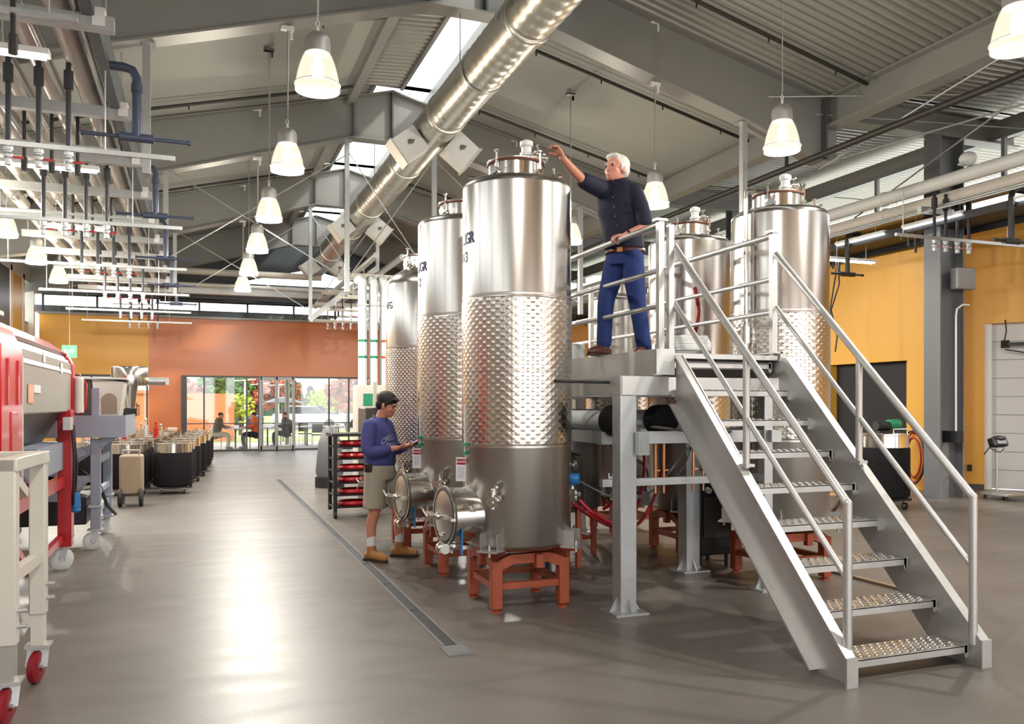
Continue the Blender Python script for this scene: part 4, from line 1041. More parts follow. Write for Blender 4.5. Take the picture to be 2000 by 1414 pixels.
# ================================================================ PLATFORM
PX0, PX1, PY0, PY1, PZ = 3.29, 4.5, 5.6, 10.4, 2.0
t = thing('work_platform', 'aluminium work platform with railings between the tank rows', 'platform', (0, 0, 0))
dk = MB().box(((PX0 + PX1) / 2, (PY0 + PY1) / 2, PZ - .02), (PX1 - PX0 - .1, PY1 - PY0 - .04, .035)); dk.build('deck', M['alu'], t)
tr = MB()
for k in range(24):
    tr.box(((PX0 + PX1) / 2, PY0 + .12 + k * .195, PZ + .003), (PX1 - PX0 - .14, .05, .008))
tr.build('deck_tread', M['galv'], t)['kind'] = 'stuff'
for x in (PX0 + .02, PX1 - .02):
    MB().box((x, (PY0 + PY1) / 2, PZ - .07), (.04, PY1 - PY0, .2)).box((x + (.03 if x < 3.7 else -.03), (PY0 + PY1) / 2, PZ + .025), (.07, PY1 - PY0, .012)).box((x, (PY0 + PY1) / 2, PZ - .17), (.07, PY1 - PY0, .014)).build('fascia', M['alu'], t)
MB().box((PX0 + .08, PY0 - .005, PZ - .07), (.16, .02, .2)).build('front_fascia', M['white'], t)
for y in (5.75, 7.4, 9.4): MB().box(((PX0 + PX1) / 2 - .03, y, 1.745), (PX1 - PX0 + .2, .14, .14)).build('cross_beam', M['alu'], t)
MB().box((3.2, 5.68, 1.745), (.42, .14, .146)).build('outrigger_beam', M['alu'], t)
MB().box((3.05, 8.1, 1.745), (.1, 5.0, .14)).build('side_beam', M['alu'], t)
def leg(x, y, z, w=.14, parent=t, plate=True):
    l = MB().box((x, y, z / 2), (w, w, z)).build('leg', M['galv'], parent, bevel=.006)
    MB().box((x, y, .008), (w + .14, w + .14, .016)).build('base_plate', M['galv'], l)
    g_ = MB()
    for k in range(4):
        m = Matrix.Rotation(k * PI / 2, 3, 'Z'); g_.add([Vector((x, y, 0)) + m @ Vector(p) for p in ((w / 2, -.006, .016), (w / 2 + .06, -.006, .016), (w / 2, -.006, .12), (w / 2, .006, .016), (w / 2 + .06, .006, .016), (w / 2, .006, .12))], [(0, 1, 2), (5, 4, 3), (0, 3, 4, 1), (1, 4, 5, 2), (2, 5, 3, 0)])
    for q in range(4):
        gg_ = MB(); gg_.add(g_.v[q * 6:q * 6 + 6], [(0, 1, 2), (5, 4, 3), (0, 3, 4, 1), (1, 4, 5, 2), (2, 5, 3, 0)]); gg_.build('gusset', M['galv'], l)
    return l
leg(3.06, 5.68, 1.672); leg(4.42, 6.9, 1.68, .15); leg(3.06, 9.4, 1.68); leg(4.42, 9.4, 1.68)
# railings
def rail(pts, r=.021, name='top_rail', parent=t): return MB().tube(pts, r, seg=12).build(name, M['alu'], parent)
zt_, zm, zl = 3.0, 2.64, 2.365
for x, y0 in ((PX0 + .05, PY0 + .02), (PX1 - .05, PY0 + .08)):
    rail([(x, y0, zt_), (x, PY1, zt_)], .025, 'top_rail'); rail([(x, y0, zm), (x, PY1, zm)], .02, 'middle_rail'); rail([(x, y0, zl), (x, PY1, zl)], .02, 'lower_rail')
    for y in (y0, 7.45, 9.1, PY1):
        MB().box((x, y, (PZ + zt_ + .02) / 2), (.048, .048, zt_ + .02 - PZ)).build('rail_post', M['alu'], t)
    MB().box((x, y0, zt_ + .03), (.1, .07, .02)).build('post_cap', M['galv'], t)
MB().box((PX0 + .14, PY0 + .02, (PZ + 2.9) / 2 + .05), (.045, .045, 1.0)).build('rail_post', M['alu'], t)
rail([(PX0 + .05, PY1, zt_), (PX1 - .05, PY1, zt_)], .023)
rail([(PX0 + .05, PY1, zm), (PX1 - .05, PY1, zm)], .019, 'middle_rail')
MB().box((3.15, 5.56, 1.3), (.09, .06, .17)).box((3.15, 5.525, 1.3), (.07, .01, .12)).build('switch_box', M['galv'], t)

# ================================================================ STAIRCASE
t = thing('metal_staircase', 'aluminium staircase with perforated treads climbing to the work platform', 'stairs', (0, 0, 0))
SX0, SX1 = 3.47, 4.44
TG, TZ = .235, .228
treads = [(3.80 + TG * k, .115 + TZ * k) for k in range(9)]     # front edge y, top z
def stringer(x, out):
    sl_ = TZ / TG
    poly = [(3.71, .0), (4.0, .0), (5.59, 1.6), (5.59, 1.98), (5.50, 1.98), (3.71, .16)]
    o = MB().prism(poly, x - .006, x + .006, 'yz').build('stringer', M['alu'], t, smooth=0)
    f = MB().bar(Vector((x + out * .03, 3.71, .155)), Vector((x + out * .03, 5.52, 1.98)), .07, .014)
    f.build('top_flange', M['alu'], o, smooth=0)
    MB().bar(Vector((x + out * .03, 4.01, .01)), Vector((x + out * .03, 5.59, 1.60)), .07, .014).build('bottom_flange', M['alu'], o, smooth=0)
    MB().box((x + out * .03, 3.705, .085), (.08, .014, .17)).build('foot_plate', M['alu'], o)
    return o
stringer(SX0, -1); stringer(SX1, 1)
for k, (y, z) in enumerate(treads):
    m = MB(); xa, xb = SX0 + .012, SX1 - .012; xm = (xa + xb) / 2
    m.box((xm, y + .006, z - .022), (xb - xa, .012, .046)).box((xm, y + .232, z - .022), (xb - xa, .012, .046))
    m.box((xm, y + .118, z - .004), (xb - xa, .236, .006))
    o = m.build('tread', M['alu'], t, smooth=0)
    g_ = MB()
    nx = 15
    for i in range(nx):
        for j in range(5):
            x = xa + .03 + (xb - xa - .06) * (i + .5 * (j % 2)) / nx; yy = y + .03 + j * .044
            g_.lathe([(.019, 0), (.016, .006), (.009, .006), (.007, .0005), (0, .0005)], o=(x, yy, z - .0005), seg=8)
    g_.build('grip_button', M['bright'], o)['kind'] = 'stuff'
    for x in (xa + .006, xb - .006): MB().box((x, y + .1, z - .05), (.012, .2, .06)).box((x, y + .01, z - .03), (.03, .02, .08)).build('tread_bracket', M['alu'], o)
def stair_rail(x, side, post_mid):
    yb, ztop_b, yt = 3.77, 1.035, PY0 + .03
    o = MB().tube([(x, yb, .13), (x, yb, ztop_b)], .026, seg=14).build('newel_post', M['alu'], t)
    MB().tube([(x, yb, ztop_b - .004), (x, yt, 2.84)], .026, seg=14).ball((x, yb, ztop_b), .0265, seg=12, rings=8).build('handrail', M['alu'], t)
    MB().tube([(x, yb, .60), (x, yt, 2.40)], .02, seg=12).build('middle_rail', M['alu'], t)
    q = (post_mid - yb) / (yt - yb); zz = ztop_b + q * (2.84 - ztop_b); z0 = .16 + (post_mid - 3.71) * 1.008
    MB().tube([(x, post_mid, z0), (x, post_mid, zz)], .024, seg=14).build('rail_post', M['alu'], t)
    MB().box((x, post_mid, z0 + .02), (.07, .09, .02)).build('post_foot', M['alu'], t)
stair_rail(SX0, -1, 4.71); stair_rail(SX1, 1, 4.71)

# pipe rack below the platform
t = thing('service_rack', 'galvanised service rack of beams and legs under the platform', 'rack', (0, 0, 0))
MB().box((3.85, 6.0, 1.33), (1.7, .1, .1)).box((3.85, 7.0, 1.33), (1.5, .1, .1)).box((4.62, 6.6, 1.33), (.1, 1.5, .1)).box((3.1, 6.7, 1.33), (.1, 1.3, .1)).build('rack_beam', M['galv'], t)
MB().box((3.85, 6.06, .96), (1.6, .06, .06)).build('lower_beam', M['galv'], t)
leg(4.58, 5.95, 1.9, .09, t); leg(3.12, 7.3, 1.3, .09, t)
for i, (x, y) in enumerate(((3.12, 5.82), (3.66, 6.05))):
    t = thing('insulated_pipe', ('white pipe with a black insulated end behind the front platform leg', 'white pipe with a black insulated end beside the stair stringer')[i], 'pipe', (x, y, 1.47), group='white pipes with black ends under the platform')
    MB().cyl((0, .18, 0), (0, 3.6, 0), .085, seg=24).build('pipe_body', M['white_pipe'], t)
    MB().lathe([(0, 0), (.1, 0), (.122, .01), (.128, .03), (.128, .17), (.12, .19), (.085, .195)], o=(0, 0, 0), axis=(0, 1, 0), seg=32).build('end_cap', M['insul'], t)
    MB().lathe([(.086, 0), (.089, 0), (.089, .03), (.086, .03)], o=(0, .92, 0), axis=(0, 1, 0), seg=24).build('green_band', M['glue'], t)
MB().cyl((0, .5, -.05), (0, .5, -.3), .03).build('pipe_drop', M['white'], t)
for i, (x, y) in enumerate(((3.55, 6.05), (3.63, 6.05), (3.95, 6.1), (4.05, 6.1), (4.28, 6.15), (4.36, 6.15))):
    tag(MB().cyl((x, y, 1.3), (x, y, .98), .013, seg=10).cyl((x, y, .98), (x, y, .92), .02, .012, seg=10).cyl((x, y, .92), (x, y, .86), .011, seg=8).box((x + .02, y, 1.05), (.05, .012, .012)).build('copper_pipe', M['copper']), 'upright copper drop pipe under the service rack, %s from the front platform leg' % ORD[i], 'pipe', 'copper drop pipes')
def small_tank(x, y, z, r, h, lab, m='steel', legs=True, name='holding_tank'):
    t = thing(name, lab, 'tank', (x, y, 0))
    MB().lathe([(0, z), (r * .5, z), (r, z + .06), (r, z + h - .05), (r * .9, z + h), (r * .3, z + h + .04), (0, z + h + .04)], seg=40).build('tank_body', M[m], t)
    if legs:
        for k in range(4):
            a = PI / 4 + k * PI / 2; MB().box((r * .8 * math.cos(a), r * .8 * math.sin(a), (z + .05) / 2), (.05, .05, z + .05)).build('leg', M['redoxide'], t)
        MB().tube([Vector((r * .8 * math.cos(PI / 4 + k * PI / 2), r * .8 * math.sin(PI / 4 + k * PI / 2), .18)) for k in range(4)], .018, seg=4, closed=True).build('leg_brace', M['redoxide'], t)
    return t
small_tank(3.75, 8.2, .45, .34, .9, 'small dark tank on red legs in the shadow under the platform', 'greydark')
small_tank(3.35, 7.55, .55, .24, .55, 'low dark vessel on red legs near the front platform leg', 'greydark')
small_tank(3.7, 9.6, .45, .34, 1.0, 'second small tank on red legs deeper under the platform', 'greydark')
t = thing('chiller_unit', 'black boxy pump unit between the right hand tanks behind the stair', 'machine', (4.74, 6.82, 0))
MB().box((0, .3, .48), (.38, .4, .72)).build('cabinet', M['black'], t, bevel=.02)
MB().box((0, .09, .5), (.3, .02, .4)).build('front_grille', M['greydark'], t)
MB().cyl((-.1, .1, .76), (-.1, .06, .76), .03).build('gauge', M['white'], t)
for sx in (-1, 1):
    for sy in (-1, 1): MB().cyl((sx * .15, .3 + sy * .16, 0), (sx * .15, .3 + sy * .16, .14), .02).build('foot', M['black'], t)
t = thing('junction_manifold', 'black valve manifold with dark fittings behind the nearest tank', 'machine', (2.98, 6.9, 0))
MB().box((0, .1, 1.12), (.14, .2, .16)).box((0, .1, .95), (.1, .1, .18)).build('valve_block', M['black'], t)
MB().cyl((0, .1, 0), (0, .1, .9), .02).cyl((0, .1, 0), (0, .1, .03), .05).build('stand_pole', M['black'], t)
MB().cyl((-.05, 0, 1.22), (.06, 0, 1.22), .04).build('valve_wheel', M['red'], t)
t = thing('coiled_hose', 'white ribbed hose coiled on the platform landing beside the rail', 'hose', (3.85, 6.1, PZ + .02))
P = []
for i in range(150):
    a = i * .22; P.append(Vector(((.2 + .02 * math.sin(a * .13)) * math.cos(a), (.2) * math.sin(a), .03 + .012 * i * .16 / 1.0 * .4)))
MB().tube(P, [.022 + .003 * (i % 2) for i in range(150)], seg=8).build('hose_coil', M['white'], t)
tag(MB().box((3.75, 8.3, PZ + .13), (.34, .3, .26)).build('plastic_tub', M['white'], bevel=.02), 'white plastic tub on the platform left of the man', 'tub')
# ================================================================ MACHINES AND BINS
def caster(parent, x, y, r=.09, w=.045, m='castwhite', ang=0, ztop=None, name='caster'):
    ztop = ztop or 2 * r + .05
    d = Vector((math.cos(ang), math.sin(ang), 0)); s = Vector((-d.y, d.x, 0))
    f = MB().box((x, y, ztop - .006), (.11, .1, .012))
    c = Vector((x, y, 0)) - d * r * .35
    for q in (-1, 1): f.bar(c + s * q * (w / 2 + .008) + Vector((0, 0, r)), Vector((x, y, ztop - .01)) + s * q * (w / 2 + .008), .006, .05)
    f.cyl(c - s * (w / 2 + .016) + Vector((0, 0, r)), c + s * (w / 2 + .016) + Vector((0, 0, r)), .011, seg=10)
    fo = f.build(name, M['galv'], parent)
    MB().lathe([(0, -w * .3), (r * .3, -w * .32), (r * .32, -w / 2), (r * .8, -w / 2), (r, -w * .3), (r, w * .3), (r * .8, w / 2), (r * .32, w / 2), (r * .3, w * .32), (0, w * .3)], o=c + Vector((0, 0, r)), axis=s, seg=28).build('wheel', M[m], fo)
    return fo

# near-left cream steel table frame
t = thing('rolling_stand', 'cream painted steel frame on casters near the camera beside the red press', 'stand', (-.905, 4.8, 0), R(-2.5))
zt = 1.33
for x, y in ((0, 0), (0, .66), (-.9, 0), (-.9, .66)):
    l = MB().box((x, y, .86), (.085, .085, .94)).build('leg', M['cream'], t, bevel=.008)
    MB().box((x, y, .36), (.068, .068, .3)).build('leg_insert', M['cream'] if y > .3 or x < -.5 else M['greypanel'], l)
    MB().box((x, y, .21), (.13, .11, .012)).build('foot_plate', M['alu'], l)
    for zz in (.48, .56): MB().cyl((x + .03, y, zz), (x + .085, y, zz), .012).build('clamp_bolt', M['alu'], l)
for (x, y, m) in ((0, 0, 'redwheel'), (0, .66, 'redwheel'), (-.9, 0, 'redwheel'), (-.9, .66, 'redwheel')): caster(t, x, y, .09, .05, m, R(80), .205)
MB().box((-.45, 0, zt - .035), (1.0, .085, .07)).build('top_rail', M['cream'], t, bevel=.006)
MB().box((-.45, .66, zt - .035), (1.0, .085, .07)).build('top_rail', M['cream'], t, bevel=.006)
MB().box((0, .33, zt - .035), (.085, .6, .07)).build('top_rail', M['cream'], t, bevel=.006)
MB().box((-.9, .33, zt - .035), (.085, .6, .07)).build('top_rail', M['cream'], t, bevel=.006)
MB().box((0, .33, .72), (.05, .6, .06)).build('side_rail', M['cream'], t)
MB().box((-.9, .33, .72), (.05, .6, .06)).build('side_rail', M['cream'], t)
MB().bar((0, .05, 1.24), (0, .33, 1.12), .04, .05).build('corner_brace', M['cream'], t)

# red wine press -----------------------------------------------------------
t = thing('grape_press', 'large red grape press with grey steel side panel and white wheels', 'machine', (-1.2, 6.3, 0))
y0, y1 = .38, 2.88
prof = [(0, 1.53), (0, 1.98), (-.06, 2.09), (-.2, 2.19), (-.5, 2.26), (-.9, 2.27), (-1.3, 2.18), (-1.5, 2.0), (-1.5, 1.53)]
MB().prism([(x, z) for x, z in prof], y0 + .02, y1 - .04, 'xz').build('drum_cover', M['greypanel'], t, smooth=50)
MB().prism([(.004, 1.54), (.012, 1.54), (.012, 2.0), (.004, 2.0)], y0 + .02, y1 - .05, 'xz').build('side_panel', M['greypanel'], t)
MB().prism([(.01, 1.9), (.02, 1.9), (-.01, 2.03), (-.03, 2.03)], y0 + .02, y1 - .05, 'xz').build('top_strip', M['alu'], t)
cap = [(.03, 1.2), (.03, 1.98), (-.03, 2.11), (-.19, 2.22), (-.5, 2.3), (-.9, 2.31), (-1.32, 2.2), (-1.54, 2.0), (-1.54, 1.2)]
MB().prism(cap, -.3, y0, 'xz').build('end_housing', M['red'], t, smooth=50, bevel=.015)
MB().prism([(.03, 1.5), (.03, 1.98), (-.03, 2.10), (-.19, 2.20), (-.5, 2.28), (-.9, 2.29), (-1.54, 2.0), (-1.54, 1.5)], y1 - .04, y1 + .12, 'xz').build('end_ring', M['red'], t, smooth=50, bevel=.02)
MB().prism([(-.02, 2.09), (-.19, 2.21), (-.5, 2.285), (-.5, 2.25), (-.19, 2.17), (-.05, 2.07)], y0, y1, 'xz').build('top_rail', M['red'], t)
MB().prism([(-.05, 1.53), (-.28, 1.18), (-1.2, 1.18), (-1.45, 1.53)], y0, y1 - .02, 'xz').build('juice_tray', M['greydark'], t)
MB().prism([(-.03, 1.24), (-.03, .98), (-.09, .98), (-.25, 1.24)], y0 + .9, y1, 'xz').build('tray_chute', M['bluetable'], t)
MB().box((.005, y0 + .05, 1.45), (.03, .08, 1.0)).build('corner_strip', M['alu'], t)
for y in (0.08, 2.76):
    for x in (-.02, -1.45):
        l = MB().prism([(y - .10, .23), (y + .08, .23), (y + .10, 1.55), (y - .10, 1.55)], x - .06, x + .06, 'yz').build('leg', M['red'], t, bevel=.006)
        MB().cyl((x + .06, y - .05, .33), (x + .068, y - .05, .33), .014, seg=8).cyl((x + .06, y + .04, .33), (x + .068, y + .04, .33), .014, seg=8).each('bolt', M['alu'], l)
        caster(t, x, y, .105, .055, 'castwhite', R(8), .235)
MB().box((-.05, 1.4, .86), (.07, 2.6, .1)).box((-1.45, 1.4, .8), (.07, 2.6, .1)).box((-.7, .1, .8), (1.4, .07, .1)).box((-.7, 2.76, .8), (1.4, .07, .1)).build('chassis_rail', M['red'], t)
MB().bar((-.05, .2, .75), (-.05, 1.0, .3), .05, .06).bar((-.05, 1.0, .3), (-.05, 2.6, .32), .05, .06).build('lower_rail', M['red'], t)
MB().box((-.7, 1.3, .56), (.9, 1.0, .4)).build('motor_box', M['black'], t, bevel=.02)
MB().box((.02, 1.0, 1.72), (.006, .26, .06)).box((.02, 2.2, 1.93), (.006, .1, .09)).build('label_plate', M['paper'], t)
MB().box((.018, .75, 1.68), (.006, .2, .14)).build('caution_sticker', M['pale_orange'], t)
MB().box((.018, 1.32, 1.98), (.006, .09, .08)).build('white_sticker', M['paper'], t)
MB().tube([(.05, 2.62, 1.42), (.07, 2.6, 1.1), (.06, 2.64, .8), (.05, 2.7, .6)], .012).tube([(.05, 2.72, 1.4), (.08, 2.72, 1.0), (.05, 2.78, .62)], .012).build('hose', M['black'], t)
MB().box((.03, 2.52, 1.42), (.06, .2, .12)).build('valve_plate', M['alu'], t)
gb = MB().cyl((0.07, 2.72, .60), (0.07, 2.72, .74), .045, .036, seg=14).ball((0.07, 2.72, .58), (.045, .045, .03)).build('blue_grip', M['blue'], t)
for y in (-.12, .2): MB().box((.035, y, 1.75), (.01, .05, .3)).build('hinge', M['red'], t)
MB().cyl((.07, 2.93, 1.52), (.07, 2.93, 1.84), .045).ball((.07, 2.93, 1.84), (.045, .045, .04)).build('work_light', M['cream'], t)
MB().tube([(.07, 2.99, 1.5), (.12, 2.99, 1.55), (.13, 2.99, 1.8), (.07, 2.99, 1.9), (.01, 2.99, 1.8), (.01, 2.99, 1.55)], .012, closed=True).build('light_guard', M['red'], t)
t = thing('hopper_funnel', 'grey steel hopper corner poking in at the upper left', 'hopper', (-3.0, 13.5, 0))
MB().prism([(-.9, 3.0), (-.05, 2.85), (.28, 2.6), (-.05, 2.25), (-.9, 1.9)], 0, 1.0, 'xz').build('hopper_body', M['greydark'], t)
MB().box((-.3, .5, 2.98), (1.0, 1.1, .06)).box((-.6, .2, 1.0), (.08, .08, 2.0)).box((-.6, .8, 1.0), (.08, .08, 2.0)).build('hopper_rim', M['cream'], t)

# blue-grey sorting conveyor on casters ---------------------------------
t = thing('sorting_conveyor', 'blue grey steel conveyor frame on white casters beside the red press', 'machine', (-1.08, 10.2, 0))
for x in (0, -1.0):
    for y in (0, 1.25):
        l = MB().box((x, y, .72), (.1, .1, 1.0)).build('leg', M['bluetable'], t, bevel=.006)
        MB().box((x, y, .22), (.16, .15, .015)).box((x, y, .48), (.14, .13, .02)).build('leg_collar', M['galv'], l)
        caster(t, x, y, .095, .05, 'castwhite', R(15), .215)
MB().box((0, 0, 1.52), (.075, .075, .52)).box((0, 0, 1.3), (.14, .13, .08)).build('jack_post', M['bluetable'], t)
MB().box((-.2, .76, 1.36), (.9, 1.78, .18)).build('top_pan', M['bluetable'], t, bevel=.01)
MB().box((.30, .62, 1.36), (.02, 1.55, .24)).box((-.2, -.16, 1.36), (1.0, .02, .24)).build('side_skirt', M['bluetable'], t)
MB().box((0, .62, .98), (.06, 1.2, .08)).box((0, .62, .62), (.05, 1.2, .06)).box((0, .62, .42), (.05, 1.2, .06)).build('ladder_rail', M['bluetable'], t)
MB().bar((-.5, .0, .8), (.2, .0, 1.28), .06, .1).bar((-1.0, -.05, .62), (-.1, -.05, 1.1), .06, .1).box((-.5, 0, .78), (1.0, .06, .07)).build('diagonal_brace', M['bluetable'], t)
MB().prism([(-.65, .76), (-.1, .76), (-.25, .55), (-.65, .55)], -.1, .6, 'xz').build('drip_pan', M['bluetable'], t)
MB().box((-.5, .5, .42), (.8, .9, .3)).build('tool_bin', M['black'], t, bevel=.015)
MB().tube([(-.2, .1, .9), (.0, .3, .7), (.05, .7, .4), (.1, 1.1, .25)], .02).build('drag_chain', M['black'], t)
MB().box((-.28, -.02, 1.02), (.12, .1, .14)).build('gauge_box', M['black'], t)
for i, (x, mm) in enumerate(((-.42, 'glue'), (-.3, 'tan'))):
    tag(MB().cyl((x - 1.12, 10.34, .57), (x - 1.12, 10.34, .72), .03).cyl((x - 1.12, 10.34, .72), (x - 1.12, 10.34, .78), .012).build('squeeze_bottle', M[('glue', 'orangecloth')[i]]), ('dark green squeeze bottle in the tool bin of the conveyor', 'orange tinted squeeze bottle in the tool bin of the conveyor')[i], 'bottle', 'squeeze bottles')
t = thing('feed_hopper', 'tall cone sided hopper with a dark face standing on the conveyor', 'hopper', (-1.15, 10.9, 1.45))
MB().prism([(-.75, .0), (.0, .0), (-.06, .45), (-.75, .47)], 0, .6, 'xz').build('dark_face', M['greydark'], t)
MB().prism([(.01, 0), (.24, 0), (.3, .42), (-.05, .45)], .0, .55, 'xz').build('cone_side', M['cream'], t)
MB().lathe([(.0, 0), (.08, 0), (.085, .01), (.0, .012)], o=(.14, -.004, .2), axis=(0, -1, 0), seg=20).box((.14, -.006, .12), (.165, .008, .16)).build('inspection_hatch', M['tan'], t)
MB().box((-.22, .28, .46), (1.1, .62, .025)).build('hopper_rim', M['cream'], t)
t = thing('destemmer_drum', 'round polished steel drum above the conveyor hopper', 'drum', (-.84, 11.62, 0))
MB().lathe([(0, 1.84), (.215, 1.84), (.22, 1.86), (.22, 2.06), (.21, 2.08), (0, 2.08)], seg=40).build('drum_body', M['bright'], t)
MB().cyl((0, 0, 1.55), (0, 0, 1.85), .06, .1, seg=20).build('drum_neck', M['bright'], t)
MB().cyl((.2, 0, 1.9), (.42, 0, 1.9), .05, seg=16).box((.44, 0, 1.9), (.04, .08, .09)).build('side_spout', M['alu'], t)
MB().lathe([(.207, 0), (.218, 0), (.218, .015), (.207, .015)], o=(0, 0, 1.95), seg=40).box((.16, -.15, 1.97), (.1, .03, .04)).build('clamp_band', M['chain'], t)
MB().box((0, 0, 1.5), (.16, .16, .1)).build('drum_pedestal', M['black'], t)
MB().cyl((.1, -.12, 1.46), (.1, -.12, 1.58), .022).ball((.1, -.12, 1.6), .026).build('drum_fitting', M['copper'], t)

# two-wheeled tan cart
t = thing('hand_cart', 'tan plastic cart with a black rubber wheel beside the black bins', 'cart', (-1.02, 14.5, 0))
MB().box((0, 0, .49), (.34, .4, .62)).build('cart_body', M['tan'], t, bevel=.03)
MB().tube([(-.12, -.16, .78), (-.12, -.16, .88), (.12, -.16, .88), (.12, -.16, .78)], .014).build('push_handle', M['alu'], t)
for x in (-.15, .15): MB().lathe([(0, -.02), (.05, -.03), (.06, -.02), (.09, -.03), (.13, -.03), (.14, -.015), (.14, .015), (.13, .03), (.06, .02), (0, .02)], o=(x, -.22, .14), axis=(1, 0, 0), seg=24).build('wheel', M['rubber'], t)
for x in (-.13, .13): MB().cyl((x, .15, 0), (x, .15, .25), .02).build('foot', M['chain'], t)

# black fermenting bins ----------------------------------------------------
def make_bin():
    t = thing('fermenting_bin', 'x', 'bin', (0, 0, 0))
    MB().lathe([(0, .14), (.3, .14), (.335, .16), (.34, .2), (.34, .72), (.33, .74), (0, .74)], seg=36).build('insulated_jacket', M['insul'], t)
    MB().lathe([(.325, .73), (.325, .88), (.335, .885), (.335, .9), (.315, .9), (.315, .6), (0, .6)], seg=36).build('steel_rim', M['bright'], t)
    MB().lathe([(.30, .865), (.30, .875), (0, .885)], seg=36).build('lid', M['steel'], t)
    MB().tube([(.12, -.3, .89), (.12, -.3, .96), (-.12, -.3, .96), (-.12, -.3, .89)], .008, seg=6).build('lid_handle', M['bright'], t)
    MB().cyl((.0, .1, .87), (0, .1, .98), .03).build('lid_port', M['bright'], t)
    MB().box((0, 0, .12), (.5, .5, .03)).build('dolly_plate', M['black'], t)
    for k in range(4):
        a = PI / 4 + k * PI / 2; x, y = .27 * math.cos(a), .27 * math.sin(a)
        w_ = MB().cyl((x - .014, y, .045), (x + .014, y, .045), .045, seg=14).build('caster', M['rubber'], t)
        MB().cyl((x - .018, y, .045), (x + .018, y, .045), .022, seg=10).box((x, y, .1), (.05, .05, .03)).build('hub', M['alu'], w_)
    return t
bin0 = make_bin(); bi = 0
rows = [('black insulated bin with a steel rim, first row by the cart', 16.2, (-.46, -1.22)), ('second', 17.3, (-.42, -1.2, -1.95)), ('third', 18.5, (-.32, -1.1, -1.9)), ('fourth', 19.8, (-.2, -1.0, -1.8)), ('fifth', 21.2, (-.1, -.9, -1.7)), ('sixth', 22.6, (-.05, -.85, -1.65)), ('seventh', 24.0, (-.0, -.8, -1.6))]
side = ('on the aisle side', 'in the middle', 'farthest from the aisle')
for k, (nm, y, xs) in enumerate(rows):
    for j, x in enumerate(xs):
        lab = 'black steel rimmed bin in the %s row from the camera, %s' % (ORD[k], side[j])
        if k == 0 and j == 0: b_ = bin0; b_.location = (x, y, 0); b_['label'] = lab
        else: b_ = dup(bin0, (x, y, 0), R(20 * k + 40 * j), lab)
        b_['group'] = 'black insulated bins lined up left of the aisle'
for i, (x, y, s) in enumerate(((9.85, 9.95, 1.28), (9.0, 10.7, 1.22), (9.35, 12.2, 1.2), (8.3, 12.6, 1.2))):
    b_ = dup(bin0, (x, y, 0), R(30 * i), ('large black bin with a steel rim in front of the black doorway', 'large black bin half hidden behind the stair rails', 'large black bin deeper beside the black doorway', 'large black bin behind the stair handrail, farthest from the column')[i])
    b_.scale = (1.12, 1.12, s); b_['group'] = 'large black bins by the right wall'
t = thing('pump_motor', 'green and black pump resting on the large black bin', 'pump', (9.95, 9.95, 1.15))
MB().cyl((-.25, 0, .12), (.0, 0, .12), .07).box((-.1, 0, .03), (.3, .16, .04)).build('pump_body', M['black'], t)
MB().cyl((.0, 0, .14), (.2, 0, .14), .08, seg=16).build('motor', M['glue'], t)
# clutter of small fittings standing on the bins
for i in range(7):
    x, y = -.75 - .17 * i + .05 * (i % 2), 18.4 + .5 * (i % 4)
    tag(MB().cyl((x, y, .9), (x, y, 1.06 + .05 * (i % 3)), .05, seg=12).cyl((x, y, 1.06 + .05 * (i % 3)), (x, y, 1.16 + .05 * (i % 3)), .022, seg=8).ball((x, y, 1.18 + .05 * (i % 3)), .03, seg=8, rings=5).build('bin_fitting', M[('bright', 'red', 'alu')[i % 3]]), ('polished', 'red', 'dull grey')[i % 3] + ' upright fitting standing on the bin lids, %s from the aisle' % ORD[i], 'fitting', 'fittings standing on the bin lids')

# equipment behind the man on the floor
t = thing('hose_rack_cart', 'green wheeled rack with stacked red fittings behind the man in blue', 'rack', (2.05, 12.0, 0))
for x in (-.28, .28):
    for y in (-.25, .25): MB().box((x, y, .62), (.05, .05, 1.1)).build('leg', M['black'], t)
MB().box((0, 0, 1.17), (.66, .6, .04)).build('top_shelf', M['black'], t)
for k in range(6):
    s_ = MB().box((0, 0, .15 + k * .17), (.6, .5, .02)).build('shelf', M['black'], t)
    MB().tube([Vector((.0 + .2 * math.cos(a), .16 * math.sin(a) - .08, .2 + k * .17)) for a in [q * PI / 6 for q in range(12)]], .035, seg=8, closed=True).build('red_coil', M['red'], s_)
for x in (-.28, .28): MB().cyl((x - .02, -.25, .05), (x + .02, -.25, .05), .05).build('wheel', M['rubber'], t)
t = thing('filter_press', 'grey draped machine with dark base behind the man in blue', 'machine', (2.35, 16.3, 0))
MB().lathe([(0, .2), (.24, .2), (.27, .3), (.22, .85), (.13, 1.12), (.05, 1.18), (0, 1.18)], seg=24).build('machine_cover', M['chain'], t)
MB().cyl((0, 0, 0), (0, 0, .2), .28, seg=24).build('base', M['black'], t)
t = thing('equipment_cabinet', 'dark cabinet with hose reels behind the tank row', 'cabinet', (2.75, 13.2, 0))
MB().box((0, 0, .775), (.7, .6, 1.55)).build('cabinet_body', M['greydark'], t, bevel=.02)
MB().cyl((0, -.31, .9), (0, -.36, .9), .22, seg=24).build('reel', M['black'], t)
MB().cyl((-.2, -.33, 1.55), (-.2, -.33, 1.95), .03).cyl((.1, -.33, 1.55), (.1, -.33, 2.05), .04).build('riser', M['cream'], t)

